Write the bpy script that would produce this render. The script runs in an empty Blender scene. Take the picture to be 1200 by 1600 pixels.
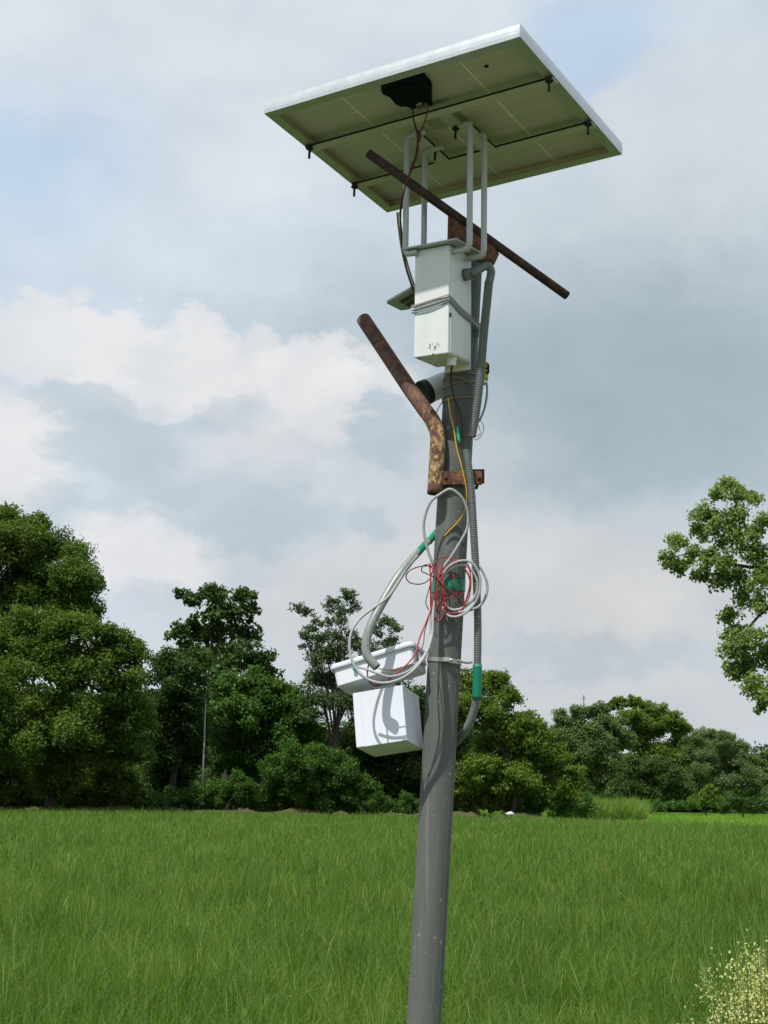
import bpy, bmesh, math, random
import numpy as np
from mathutils import Vector, Matrix

# ---------------------------------------------------------------- camera
F = 2330.0                       # focal length in photograph pixels (1200 x 1600)
EYE = 1.55
PITCH, ROLL = math.radians(10.8), math.radians(0.9)
fw = np.array([0, math.cos(PITCH), math.sin(PITCH)])
rt0 = np.array([1.0, 0, 0]); up0 = np.cross(rt0, fw)
rt = rt0*math.cos(ROLL) + up0*math.sin(ROLL)
up = -rt0*math.sin(ROLL) + up0*math.cos(ROLL)
EYEV = np.array([0, 0, EYE])

def ray(px, py):
    return fw + (px-600)/F*rt - (py-800)/F*up
def at(px, py, y):
    """world point at distance y (metres in front of the viewer) seen in the direction px, py"""
    d = ray(px, py)
    return EYEV + d*(y/d[1])

sc = bpy.context.scene
col = sc.collection
cam = bpy.data.cameras.new('camera'); cam_o = bpy.data.objects.new('camera', cam)
col.objects.link(cam_o); sc.camera = cam_o
cam.sensor_width = 36; cam.sensor_fit = 'AUTO'; cam.lens = F/1600*36
cam.clip_start = 0.05; cam.clip_end = 6000
mw = Matrix.Identity(4)
for i in range(3):
    mw[i][0] = rt[i]; mw[i][1] = up[i]; mw[i][2] = -fw[i]; mw[i][3] = EYEV[i]
cam_o.matrix_world = mw

# ---------------------------------------------------------------- light
SUN_EL, SUN_AZ = math.radians(60), math.radians(36)    # azimuth measured to the left of straight behind
sdir = Vector((-math.sin(SUN_AZ)*math.cos(SUN_EL), -math.cos(SUN_AZ)*math.cos(SUN_EL), math.sin(SUN_EL)))
sun = bpy.data.lights.new('sun', 'SUN'); sun.energy = 4.4; sun.angle = math.radians(0.55); sun.color = (1, .965, .91)
sun_o = bpy.data.objects.new('sun', sun); col.objects.link(sun_o)
sun_o.rotation_euler = sdir.to_track_quat('Z', 'Y').to_euler()
sun_o.location = (-20, -20, 40)

sc.view_settings.view_transform = 'Standard'; sc.view_settings.look = 'None'
sc.view_settings.exposure = 0.0; sc.view_settings.gamma = 1.0
sc.cycles.max_bounces = 6; sc.cycles.diffuse_bounces = 3; sc.cycles.transmission_bounces = 4
sc.cycles.caustics_reflective = False; sc.cycles.caustics_refractive = False

class NT:
    """small node-tree helper"""
    def __init__(s, tree): s.t = tree; s.n = tree.nodes; s.l = tree.links
    def new(s, kind, **kw):
        nd = s.n.new(kind)
        for k, v in kw.items(): setattr(nd, k, v)
        return nd
    def put(s, sock, v):
        if hasattr(v, 'links') or isinstance(v, bpy.types.NodeSocket): s.l.new(v, sock)
        elif isinstance(v, (tuple, list)):
            sock.default_value = v if len(sock.default_value) == len(v) else (*v, 1.0)
        else: sock.default_value = v
    def math(s, op, a, b=0.0, c=None, clamp=False):
        nd = s.new('ShaderNodeMath', operation=op, use_clamp=clamp)
        s.put(nd.inputs[0], a); s.put(nd.inputs[1], b)
        if c is not None: s.put(nd.inputs[2], c)
        return nd.outputs[0]
    def vmath(s, op, a, b=(0, 0, 0), out=0):
        nd = s.new('ShaderNodeVectorMath', operation=op)
        s.put(nd.inputs[0], a); s.put(nd.inputs[1], b)
        return nd.outputs[out]
    def vscale(s, a, f):
        nd = s.new('ShaderNodeVectorMath', operation='SCALE'); s.put(nd.inputs[0], a); s.put(nd.inputs['Scale'], f)
        return nd.outputs[0]
    def noise(s, vec, scale, detail=4, rough=.55, dist=0.0, out=0):
        nd = s.new('ShaderNodeTexNoise'); s.put(nd.inputs['Vector'], vec)
        nd.inputs['Scale'].default_value = scale; nd.inputs['Detail'].default_value = detail
        nd.inputs['Roughness'].default_value = rough; nd.inputs['Distortion'].default_value = dist
        return nd.outputs[out]
    def smooth(s, v, a, b, lo=0.0, hi=1.0):
        nd = s.new('ShaderNodeMapRange', interpolation_type='SMOOTHSTEP')
        s.put(nd.inputs[0], v)
        for i, q in enumerate((a, b, lo, hi)): nd.inputs[i+1].default_value = q
        return nd.outputs[0]
    def mix(s, f, a, b, blend='MIX'):
        nd = s.new('ShaderNodeMix', data_type='RGBA', blend_type=blend)
        s.put(nd.inputs[0], f); s.put(nd.inputs[6], a); s.put(nd.inputs[7], b)
        return nd.outputs[2]
    def ramp(s, v, stops):
        nd = s.new('ShaderNodeValToRGB'); s.put(nd.inputs[0], v); e = nd.color_ramp.elements
        while len(e) < len(stops): e.new(.5)
        for q, (p, c) in zip(e, stops): q.position = p; q.color = (*c, 1)
        return nd.outputs[0]

world = bpy.data.worlds.new('World'); sc.world = world; world.use_nodes = True
w = NT(world.node_tree); w.n.clear()
wo = w.new('ShaderNodeOutputWorld'); bg = w.new('ShaderNodeBackground'); bg.inputs[1].default_value = 0.1
w.l.new(bg.outputs[0], wo.inputs[0])
sky = w.new('ShaderNodeTexSky', sky_type='NISHITA'); sky.sun_disc = False
sky.sun_elevation = SUN_EL; sky.sun_rotation = math.pi + SUN_AZ; sky.air_density = 1.0; sky.dust_density = 2.0
dirv = w.new('ShaderNodeTexCoord').outputs['Generated']
flat = w.vmath('MULTIPLY', dirv, (1, 1, 1.6))
half = (.5, .5, .5)
warp = w.vmath('ADD', w.vscale(w.vmath('SUBTRACT', w.noise(flat, 7, 2, .5, out=1), half), .050),
               w.vscale(w.vmath('SUBTRACT', w.noise(flat, 24, 7, .66, out=1), half), .062))
dw = w.vmath('ADD', dirv, warp)
n_big = w.noise(w.vmath('ADD', flat, (3.1, 1.7, .4)), 4.2, 6, .55, .3)
n_fine = w.noise(w.vmath('ADD', flat, (.3, 5.2, 2.2)), 15, 6, .55, .2)
def lay(under, px, py, a, b, soft, color, k):
    """one cloud or gap in the sky: centre, half width and height (in 1/2330 rad), edge softness, radiance"""
    d = ray(px, py); d = d/np.linalg.norm(d)
    q = w.vmath('SUBTRACT', dw, tuple(d)); comp = []
    for ax, r_ in ((rt, a), (up, b), (fw, max(a, b))):
        comp.append(w.vmath('DOT_PRODUCT', q, tuple(ax*F/r_), out=1))
    cx = w.new('ShaderNodeCombineXYZ')
    for k_, c_ in enumerate(comp): w.put(cx.inputs[k_], c_)
    m_ = w.smooth(w.vmath('LENGTH', cx.outputs[0], out=1), 1+soft, 1-soft)
    return w.mix(w.math('MULTIPLY', m_, k), under, tuple(10*q_ for q_ in color)+(1,))
skyblue = w.mix(.6, w.mix(1.0, sky.outputs[0], (1.5, 1.5, 1.5, 1), 'MULTIPLY'), (5.2, 6.7, 8.6, 1))
c = w.ramp(n_big, [(.30, (5.2, 6.2, 7.0)), (.50, (6.3, 7.05, 7.75)), (.70, (7.3, 7.75, 8.3))])
c = w.mix(.10, c, skyblue)
CREAM, PALE, GREY, DARK = (.84, .83, .835), (.745, .785, .835), (.50, .585, .655), (.362, .452, .512)
for q in [(20, 290, 330, 170, .9, (.52, .67, .88), .75), (230, 50, 560, 110, .8, PALE, .75), (400, 270, 190, 110, .7, (.775, .795, .835), .7),
          (330, 410, 380, 90, .8, (.69, .765, .83), .7),
          (1000, 330, 300, 200, .7, (.62, .69, .74), .7), (935, 85, 110, 95, .5, (.50, .63, .81), .85), (1130, 215, 190, 150, .22, (.655, .705, .755), .75), (985, 190, 60, 60, .3, (.67, .72, .77), .8),
          (1000, 600, 460, 200, .8, DARK, .92), (760, 690, 190, 95, .6, DARK, .7),
          (900, 980, 640, 190, .28, (.60, .63, .66), .9), (560, 760, 260, 150, .6, (.66, .69, .725), .7), (980, 950, 110, 55, .8, (.71, .70, .68), .7), (760, 880, 150, 60, .8, (.68, .69, .70), .5), (930, 1030, 190, 24, .8, (.47, .54, .60), .6),
          (90, 520, 110, 62, .17, CREAM, .66), (165, 500, 60, 36, .17, CREAM, .62), (225, 560, 120, 72, .17, CREAM, .66), (300, 530, 62, 40, .17, CREAM, .62), (345, 575, 95, 62, .2, CREAM, .62), (455, 605, 120, 58, .25, CREAM, .75), (575, 640, 110, 55, .3, CREAM, .6), (25, 700, 75, 100, .3, CREAM, .75), (220, 865, 125, 55, .35, CREAM, .8), (380, 690, 110, 50, .7, (.74, .75, .78), .6),
          (130, 612, 90, 30, .35, GREY, .6), (165, 690, 92, 66, .3, GREY, .68), (340, 640, 75, 28, .5, GREY, .55), (350, 770, 150, 55, .6, GREY, .5), (612, 690, 58, 44, .3, (.47, .56, .64), .85), (432, 820, 105, 52, .35, GREY, .85), (570, 812, 38, 24, .4, GREY, .7), (60, 790, 50, 30, .5, GREY, .5)]:
    c = lay(c, *q)
c = w.mix(1.0, c, w.ramp(n_fine, [(.3, (.935, .945, .955)), (.7, (1.05, 1.045, 1.035))]), 'MULTIPLY')
w.l.new(c, bg.inputs[0])

# ---------------------------------------------------------------- materials
MATS = {}
def mat(name, color, rough=.6, metal=0.0, var=.12, scale=8.0, bump=0.0, bscale=60.0, spec=.4, dirt=None):
    """principled surface with broken-up colour; dirt = (colour, scale, threshold, amount)"""
    if name in MATS: return MATS[name]
    m = bpy.data.materials.new(name); m.use_nodes = True; MATS[name] = m
    t = NT(m.node_tree); p = m.node_tree.nodes['Principled BSDF']
    oc = t.new('ShaderNodeTexCoord').outputs['Object']
    n = t.noise(oc, scale, 5, .6)
    c = t.mix(n, tuple(q*(1-var) for q in color), tuple(min(1, q*(1+var)) for q in color))
    if dirt:
        dc, dsc, th, am = dirt
        d = t.smooth(t.noise(oc, dsc, 6, .65, .4), th, th+.12)
        c = t.mix(t.math('MULTIPLY', d, am), c, dc)
    t.put(p.inputs['Base Color'], c)
    p.inputs['Roughness'].default_value = rough; p.inputs['Metallic'].default_value = metal
    p.inputs['Specular IOR Level'].default_value = spec
    rr = t.math('MULTIPLY_ADD', t.noise(oc, scale*3, 3), .25, rough-.12)
    t.put(p.inputs['Roughness'], rr)
    if bump:
        b = t.new('ShaderNodeBump'); b.inputs['Strength'].default_value = bump; b.inputs['Distance'].default_value = .002
        t.put(b.inputs['Height'], t.noise(oc, bscale, 5)); t.l.new(b.outputs[0], p.inputs['Normal'])
    return m

def rust_mat(name, dark, mid, patch, thr, pamount, zlim=None):
    m = bpy.data.materials.new(name); m.use_nodes = True; MATS[name] = m
    t = NT(m.node_tree); p = m.node_tree.nodes['Principled BSDF']
    oc = t.new('ShaderNodeTexCoord').outputs['Object']
    c = t.mix(t.smooth(t.noise(oc, 35, 6, .65), .38, .62), dark, mid)
    c = t.mix(t.math('MULTIPLY', t.smooth(t.noise(oc, 160, 4, .7), .55, .7), .5), c, (.05, .025, .02, 1))
    band = t.smooth(t.noise(oc, 6, 2), .40, .58)
    pt = t.math('MULTIPLY', t.smooth(t.noise(oc, 95, 5, .62, .6), thr, thr+.06), band if zlim is None else 1.0)
    if zlim is not None:                                   # paint survives mostly on the upright lower end
        sz = t.new('ShaderNodeSeparateXYZ'); t.put(sz.inputs[0], oc)
        lowm = t.math('MULTIPLY', t.smooth(sz.outputs[2], zlim[1], zlim[0]), t.smooth(sz.outputs[2], zlim[2], zlim[2]+.02))
        nn = t.math('ADD', t.noise(t.vmath('MULTIPLY', oc, (1, 1, .6)), 85, 7, .68, .3), t.math('MULTIPLY', lowm, .14))
        c = t.mix(t.math('MULTIPLY', t.smooth(nn, .55, .64), .75), c, (.21, .105, .045, 1))
        pt = t.smooth(nn, .645, .70)
    c = t.mix(t.math('MULTIPLY', pt, pamount), c, patch)
    t.put(p.inputs['Base Color'], c); p.inputs['Roughness'].default_value = .85
    b = t.new('ShaderNodeBump'); b.inputs['Strength'].default_value = .5; b.inputs['Distance'].default_value = .002
    t.put(b.inputs['Height'], t.noise(oc, 120, 6, .7)); t.l.new(b.outputs[0], p.inputs['Normal'])
    return m

def leaf_mat(name, c1, c2, c3, trans=.35, patch=.6, dry=0.0):
    """foliage: colour varies by leaf and by patch, some light passes through"""
    m = bpy.data.materials.new(name); m.use_nodes = True; MATS[name] = m
    t = NT(m.node_tree); t.n.clear()
    out = t.new('ShaderNodeOutputMaterial'); p = t.new('ShaderNodeBsdfPrincipled'); tr = t.new('ShaderNodeBsdfTranslucent')
    mx = t.new('ShaderNodeMixShader'); mx.inputs[0].default_value = trans
    rnd = t.new('ShaderNodeNewGeometry').outputs['Random Per Island']
    oc = t.new('ShaderNodeTexCoord').outputs['Object']
    c = t.mix(rnd, c1, c2)
    c = t.mix(t.smooth(t.noise(oc, patch, 3), .42, .68), c, c3)
    c = t.mix(1.0, c, t.ramp(t.noise(oc, patch*3.7, 4, .6), [(.32, (.68, .76, .74)), (.68, (1.25, 1.16, 1.05))]), 'MULTIPLY')
    c = t.mix(t.math('MULTIPLY', t.smooth(rnd, .965, .975), dry), c, (.30, .30, .09, 1))
    t.put(p.inputs['Base Color'], c); p.inputs['Roughness'].default_value = .55; p.inputs['Specular IOR Level'].default_value = .3
    tc = t.mix(1.0, c, (1.5, 1.6, .6, 1), 'MULTIPLY'); t.put(tr.inputs[0], tc)
    t.l.new(p.outputs[0], mx.inputs[1]); t.l.new(tr.outputs[0], mx.inputs[2]); t.l.new(mx.outputs[0], out.inputs[0])
    return m

# ---------------------------------------------------------------- object helpers
def tag(o, label=None, cat=None, group=None, kind=None):
    if label: o['label'] = label
    if cat: o['category'] = cat
    if group: o['group'] = group
    if kind: o['kind'] = kind
    return o
def link(name, me, m=None, parent=None, loc=None, rot=None, smooth=False):
    o = bpy.data.objects.new(name, me)
    col.objects.link(o)
    if m is not None: me.materials.append(m)
    if parent is not None: o.parent = parent
    if loc is not None: o.location = loc
    if smooth: me.shade_smooth()
    return o
def empty(name, loc=(0, 0, 0), axes=None):
    o = bpy.data.objects.new(name, None); o.empty_display_size = .05; col.objects.link(o)
    if axes is None: o.location = loc
    else:
        M = Matrix.Identity(4)
        for j, a in enumerate(axes):
            for i in range(3): M[i][j] = a[i]
        for i in range(3): M[i][3] = loc[i]
        o.matrix_world = M
    return o
def ortho(U, V):
    U = np.array(U, float); U /= np.linalg.norm(U); V = np.array(V, float); V -= U*(U@V); V /= np.linalg.norm(V)
    return U, V, np.cross(U, V)
def bm_mesh(name, bm):
    me = bpy.data.meshes.new(name); bm.normal_update(); bm.to_mesh(me); bm.free(); return me
def box_bm(lo, hi, bev=0.0, seg=2):
    bm = bmesh.new(); bmesh.ops.create_cube(bm, size=1)
    for v_ in bm.verts:
        for i in range(3): v_.co[i] = lo[i] + (v_.co[i]+.5)*(hi[i]-lo[i])
    if bev: bmesh.ops.bevel(bm, geom=bm.edges[:], offset=bev, segments=seg, affect='EDGES', profile=.5)
    return bm
def box(name, lo, hi, m, parent, bev=0.0, seg=2, smooth=False):
    return link(name, bm_mesh(name, box_bm(lo, hi, bev, seg)), m, parent, smooth=smooth)
def prism(name, poly, z0, z1, m, parent, bev=0.0):
    bm = bmesh.new()
    a = [bm.verts.new((x, y, z0)) for x, y in poly]; f = bm.faces.new(a)
    r = bmesh.ops.extrude_face_region(bm, geom=[f])
    for e in r['geom']:
        if isinstance(e, bmesh.types.BMVert): e.co.z = z1
    bmesh.ops.recalc_face_normals(bm, faces=bm.faces[:])
    if bev: bmesh.ops.bevel(bm, geom=bm.edges[:], offset=bev, segments=1, affect='EDGES')
    return link(name, bm_mesh(name, bm), m, parent)
def catmull(pts, n=8):
    P = np.array(pts, float)
    if len(P) < 3:
        return np.array([P[0]+(P[-1]-P[0])*k/n for k in range(n+1)])
    Q = np.vstack([2*P[0]-P[1], P, 2*P[-1]-P[-2]]); out = []
    for i in range(1, len(Q)-2):
        for k in range(n):
            t = k/n
            out.append(.5*((2*Q[i]) + (-Q[i-1]+Q[i+1])*t + (2*Q[i-1]-5*Q[i]+4*Q[i+1]-Q[i+2])*t*t + (-Q[i-1]+3*Q[i]-3*Q[i+1]+Q[i+2])*t**3))
    out.append(P[-1]); return np.array(out)
def sweep(path, radii, sides=10, caps=True):
    """verts and faces of a round tube along path"""
    path = np.array(path, float); n = len(path)
    radii = np.full(n, radii) if np.isscalar(radii) else np.array(radii)
    T = np.gradient(path, axis=0); T /= (np.linalg.norm(T, axis=1)[:, None]+1e-12)
    ref = np.array([0, 0, 1.0]) if abs(T[0][2]) < .9 else np.array([1.0, 0, 0])
    N = np.cross(T[0], ref); N /= np.linalg.norm(N); vs = []
    for i in range(n):
        N = N - T[i]*(N@T[i]); N /= (np.linalg.norm(N)+1e-12); B = np.cross(T[i], N)
        for k in range(sides):
            a = 2*math.pi*k/sides
            vs.append(path[i] + radii[i]*(math.cos(a)*N + math.sin(a)*B))
    fs = []
    for i in range(n-1):
        for k in range(sides):
            k2 = (k+1) % sides
            fs.append((i*sides+k, i*sides+k2, (i+1)*sides+k2, (i+1)*sides+k))
    if caps: fs.append(tuple(range(sides))[::-1]); fs.append(tuple((n-1)*sides+k for k in range(sides)))
    return vs, fs
def tube(name, path, r, m, parent=None, sides=10, caps=True, origin=None, smooth=True):
    vs, fs = sweep(path, r, sides, caps)
    o = np.array(origin if origin is not None else (0, 0, 0), float)
    me = bpy.data.meshes.new(name); me.from_pydata([tuple(q-o) for q in vs], [], fs); me.update()
    return link(name, me, m, parent, loc=None if parent is not None else tuple(o), smooth=smooth)
def pxpath(pts, n=8):
    return catmull([at(*p) for p in pts], n)
def soup(name, verts, faces_per, m=None, parent=None, loc=None, tone=None):
    """many separate quads: verts (n, k, 3)"""
    n, k, _ = verts.shape
    me = bpy.data.meshes.new(name)
    me.vertices.add(n*k); me.vertices.foreach_set('co', verts.reshape(-1).astype(np.float32))
    fp = np.array(faces_per); nf, c_ = fp.shape
    idx = (np.arange(n)[:, None, None]*k + fp[None]).reshape(-1).astype(np.int32)
    me.loops.add(len(idx)); me.loops.foreach_set('vertex_index', idx)
    me.polygons.add(n*nf); me.polygons.foreach_set('loop_start', (np.arange(n*nf)*c_).astype(np.int32))
    me.update(calc_edges=True)
    return link(name, me, m, parent, loc)

# colours and surfaces
def pole_mat():
    m = bpy.data.materials.new('weathered_steel'); m.use_nodes = True; t = NT(m.node_tree); p = m.node_tree.nodes['Principled BSDF']
    oc = t.new('ShaderNodeTexCoord').outputs['Object']
    c = t.mix(t.noise(t.vmath('MULTIPLY', oc, (30, 30, 3.5)), 1.0, 6, .65), (.082, .090, .084, 1), (.150, .158, .150, 1))
    c = t.mix(t.math('MULTIPLY', t.smooth(t.noise(oc, 9, 5, .6), .52, .66), .35), c, (.17, .165, .145, 1))
    c = t.mix(t.math('MULTIPLY', t.smooth(t.noise(t.vmath('MULTIPLY', oc, (1, 1, .35)), 90, 5, .7), .62, .68), .5), c, (.055, .058, .056, 1))
    c = t.mix(t.math('MULTIPLY', t.smooth(t.noise(t.vmath('MULTIPLY', oc, (1, 1, .8)), 75, 3, .5), .69, .72), .75), c, (.36, .36, .34, 1))
    c = t.mix(t.math('MULTIPLY', t.smooth(t.noise(t.vmath('MULTIPLY', oc, (70, 70, 2.0)), 1.0, 4, .6), .58, .70), .45), c, (.21, .215, .205, 1))
    c = t.mix(t.math('MULTIPLY', t.smooth(t.noise(t.vmath('MULTIPLY', oc, (22, 22, 14)), 1.0, 6, .7), .63, .70), .55), c, (.11, .075, .05, 1))
    t.put(p.inputs['Base Color'], c); t.put(p.inputs['Roughness'], t.math('MULTIPLY_ADD', t.noise(oc, 50, 4), .3, .55)); p.inputs['Specular IOR Level'].default_value = .25
    b = t.new('ShaderNodeBump'); b.inputs['Strength'].default_value = .35; b.inputs['Distance'].default_value = .002
    t.put(b.inputs['Height'], t.noise(oc, 70, 6, .7)); t.l.new(b.outputs[0], p.inputs['Normal'])
    return m
M_pole = pole_mat()
M_white = mat('white_enamel', (.74, .76, .76), .45, 0, .05, 6, .05, 40, dirt=((.5, .49, .45, 1), 22, .62, .35))
M_plastic = mat('white_plastic', (.68, .70, .77), .4, 0, .03, 6, dirt=((.60, .61, .63, 1), 9, .55, .5))
M_alu = mat('aluminium', (.62, .64, .66), .38, .55, .08, 10)
M_mount = mat('grey_paint', (.47, .50, .50), .5, .1, .10, 20, .1, 80)
M_rail = mat('rail_paint', (.60, .60, .54), .6, 0, .10, 20)
M_black = mat('black_plastic', (.006, .009, .014), .75, 0, .2, 30, spec=.15)
M_rubber_shade = mat('rubber_and_gap_shade', (.01, .01, .011), .8, 0, .2, 40)  # black also used for the painted gap shade on the panel mount
M_bolt = mat('dark_bolt', (.03, .028, .027), .6, .5, .3, 60)
M_seal = mat('sealant', (.70, .57, .40), .7, 0, .2, 30)
M_conduit = mat('grey_conduit', (.155, .175, .170), .5, 0, .15, 30)
M_cablew = mat('grey_white_cable', (.37, .375, .385), .5, 0, .12, 30)
M_cableg = mat('grey_cable', (.24, .25, .27), .5, 0, .1, 30)
M_red = mat('red_wire', (.30, .028, .028), .45, 0, .2, 40)
M_blackw = mat('black_wire', (.018, .016, .018), .45, 0, .2, 40)
M_yellow = mat('yellow_wire', (.52, .33, .03), .45, 0, .15, 40)
M_brownwire = mat('binding_wire', (.32, .24, .10), .5, .3, .2, 40)
M_tape = mat('green_tape', (.012, .22, .13), .35, 0, .15, 40)
M_tapel = mat('bright_green_tape', (.03, .42, .27), .35, 0, .2, 40)
M_steel = mat('clamp_steel', (.55, .54, .51), .35, .7, .12, 40)
M_yel = mat('yellow_plastic', (.62, .46, .02), .5, 0, .2, 40)
M_strap = mat('tan_strap', (.30, .23, .13), .7, 0, .2, 30)
M_rust1 = rust_mat('dark_rust', (.035, .022, .022, 1), (.085, .045, .035, 1), (.26, .13, .06, 1), .62, .5)
M_rust2 = rust_mat('rust_flaking', (.075, .038, .028, 1), (.165, .080, .048, 1), (.48, .35, .16, 1), .49, .9, (.10, .24, -.03))
M_rust3 = rust_mat('rust_orange', (.08, .034, .026, 1), (.22, .090, .045, 1), (.36, .19, .07, 1), .58, .8)

# ---------------------------------------------------------------- ground
rng = np.random.default_rng(7)
def ground_mat(name, a, b, c, s):
    m = bpy.data.materials.new(name); m.use_nodes = True; t = NT(m.node_tree); p = m.node_tree.nodes['Principled BSDF']
    oc = t.new('ShaderNodeTexCoord').outputs['Object']
    k = t.mix(t.smooth(t.noise(oc, s, 6, .65), .35, .65), a, b)
    k = t.mix(t.smooth(t.noise(oc, s*.07, 4), .45, .7), k, c)
    t.put(p.inputs['Base Color'], k); p.inputs['Roughness'].default_value = .95; p.inputs['Specular IOR Level'].default_value = .1
    return m
bm = bmesh.new()
S = 2500
g = [bm.verts.new(q) for q in ((-S, -S, 0), (S, -S, 0), (S, S, 0), (-S, S, 0))]; bm.faces.new(g)
tag(link('ground', bm_mesh('ground', bm), ground_mat('soil', (.035, .055, .018, 1), (.05, .085, .022, 1), (.055, .06, .025, 1), .9)), kind='structure')
bm = bmesh.new(); rows = []
for x in np.linspace(-40, 40, 120):
    e0 = -2.6+.25*math.sin(x*.7); e1 = 3.35+.16*math.sin(x*1.9)+.08*math.sin(x*5.1)
    rows.append([bm.verts.new((x, e0+(e1-e0)*k/4, .012+.02*math.sin(math.pi*k/4))) for k in range(5)])
for i in range(len(rows)-1):
    for k in range(4): bm.faces.new((rows[i][k], rows[i+1][k], rows[i+1][k+1], rows[i][k+1]))
tag(link('bounce_track', bm_mesh('bounce_track', bm), ground_mat('bounce_earth', (.19, .165, .11, 1), (.11, .14, .06, 1), (.10, .15, .05, 1), 2.0), smooth=True), kind='structure')  # unseen track, added to bounce warm light up at the panel underside
# ridge of bare earth along the far edge of the paddy, and the paler field behind it on the right
def strip(name, pts_l, pts_r, z, m, bumpy=0.0):
    bm = bmesh.new(); rows = []
    for a, b in zip(pts_l, pts_r):
        r_ = []
        for k in range(5):
            t = k/4; zz = z*math.sin(math.pi*t) + rng.normal(0, bumpy)*(0 < k < 4)
            r_.append(bm.verts.new((a[0]+(b[0]-a[0])*t, a[1]+(b[1]-a[1])*t, max(.004, zz))))
        rows.append(r_)
    for i in range(len(rows)-1):
        for k in range(4): bm.faces.new((rows[i][k], rows[i+1][k], rows[i+1][k+1], rows[i][k+1]))
    return link(name, bm_mesh(name, bm), m, smooth=True)
xs = np.linspace(-60, 11, 90)
tag(strip('field_bank', [(x, 101+.6*math.sin(x*.3)) for x in xs], [(x, 104+.5*math.sin(x*.23)) for x in xs], .50, ground_mat('bare_earth', (.12, .085, .05, 1), (.05, .085, .025, 1), (.04, .085, .02, 1), .35), .12), kind='structure')

# paddy crop
def blades(n, ylo, yhi, power, length, width, base_z, clump, half=.42, pad=2.5, droop=.5, xr=None, xf=None):
    """n separate blades, thinning with distance; returns (n, 7, 3)"""
    u = rng.random(n)
    e = 1-power
    y = (ylo**e + u*(yhi**e-ylo**e))**(1/e)
    x = (rng.random(n)*2-1)*(half*y+pad) if xr is None else xr[0]+(xr[1]-xr[0])*rng.random(n)
    fan = np.full(n, np.nan); hill = np.ones(n)
    if clump:                                              # hills of transplanted rice, leaves fanning outwards
        ix, iy = np.round(x/clump), np.round(y/clump)
        h1 = np.modf(np.abs(np.sin(ix*12.9898+iy*78.233)*43758.5453))[0]; h2 = np.modf(np.abs(np.sin(ix*39.346+iy*11.135)*24634.6345))[0]
        ox, oy = rng.normal(0, clump*.16, n), rng.normal(0, clump*.16, n)
        cl = rng.random(n) < .85
        x = np.where(cl, (ix+.5*(h1-.5))*clump+ox, x); y = np.where(cl, (iy+.5*(h2-.5))*clump+oy, y)
        fan = np.where(cl, np.arctan2(oy, ox), np.nan); hill = np.where(cl, .82+.34*h2, 1)
    if xf is not None:
        k = xf(x, y); x, y, fan, hill = x[k], y[k], fan[k], hill[k]; n = len(x)
    sc_ = np.maximum(1, (y/9.0))**.55
    L = length*np.where(rng.random(n) < .04, 1.25+.2*rng.random(n), .7+.5*rng.random(n)); W = width*(.7+.6*rng.random(n))*sc_
    a = np.where(np.isnan(fan), rng.random(n)*2*math.pi, fan+rng.normal(0, .5, n)); L *= hill
    tilt = np.abs(rng.normal(.20, .17, n)); dr = droop*rng.random(n)**1.6
    hx, hy = np.cos(a), np.sin(a)
    # patchy crop height
    L *= 1 + .16*np.sin(x*.9+1.3*np.sin(y*.35))*np.sin(y*.55+.4*x)
    rot = rng.random(n)*2*math.pi
    wx, wy = np.cos(rot), np.sin(rot)
    out = np.zeros((n, 7, 3))
    for j, (s, wd) in enumerate(((0, .8), (.45, 1.0), (.78, .65), (1.0, 0))):
        r_ = L*s*(np.sin(tilt) + dr*s*s*.9); zz = base_z + L*s*(np.cos(tilt) - dr*s*s*.55)
        cx, cy = x+hx*r_, y+hy*r_
        if s < 1:
            out[:, 2*j] = np.stack([cx-wx*W*wd/2, cy-wy*W*wd/2, zz], 1); out[:, 2*j+1] = np.stack([cx+wx*W*wd/2, cy+wy*W*wd/2, zz], 1)
        else: out[:, 6] = np.stack([cx, cy, zz], 1)
    return out
M_rice = leaf_mat('rice_leaf', (.062, .140, .018, 1), (.150, .250, .040, 1), (.135, .225, .042, 1), .40, .35, .8)
edge = lambda x, y: y < np.where(x > 9, 101 - (x-9)*1.9, 101)
B = np.concatenate([blades(200000, 4.7, 20, 1.15, .42, .0066, .13, .19, xf=edge, droop=.95), blades(190000, 18, 101, 1.05, .44, .0085, .12, .24, xf=edge, droop=.9)])
# blades as one quad strip: two quads plus a tip quad folded to a triangle
V8 = np.concatenate([B, B[:, 6:7]], axis=1); V8[:, 7] += (0, 0, .0005)
tag(soup('rice_crop', V8, [(0, 1, 3, 2), (2, 3, 5, 4), (4, 5, 7, 6)], M_rice), 'green paddy rice filling the field in front of the trees', 'rice', kind='stuff')
bm = bmesh.new()
mp = [(8.5, 105), (14, 92.5), (22, 77.5), (34, 55), (60, 55), (75, 200), (20, 200), (14, 150)]
bm.faces.new([bm.verts.new((x, y, .03)) for x, y in mp])
tag(link('meadow', bm_mesh('meadow', bm), ground_mat('meadow_green', (.13, .24, .03, 1), (.17, .28, .04, 1), (.12, .21, .035, 1), 1.5)), kind='structure')
M_far = leaf_mat('pale_grass', (.14, .27, .030, 1), (.20, .34, .045, 1), (.15, .26, .04, 1), .4, .1)
FB = blades(60000, 72, 175, .8, .30, .012, .0, 0, xr=(4, 62), xf=lambda x, y: (y > np.where(x > 9, 103-(x-9)*1.9, 105)) & (x < .34*y+6))
V8 = np.concatenate([FB, FB[:, 6:7]], axis=1); V8[:, 7] += (0, 0, .0005)
tag(soup('far_meadow', V8, [(0, 1, 3, 2), (2, 3, 5, 4), (4, 5, 7, 6)], M_far), 'bright yellowish green meadow strip beyond the paddy on the right', 'grass', kind='stuff')
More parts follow.
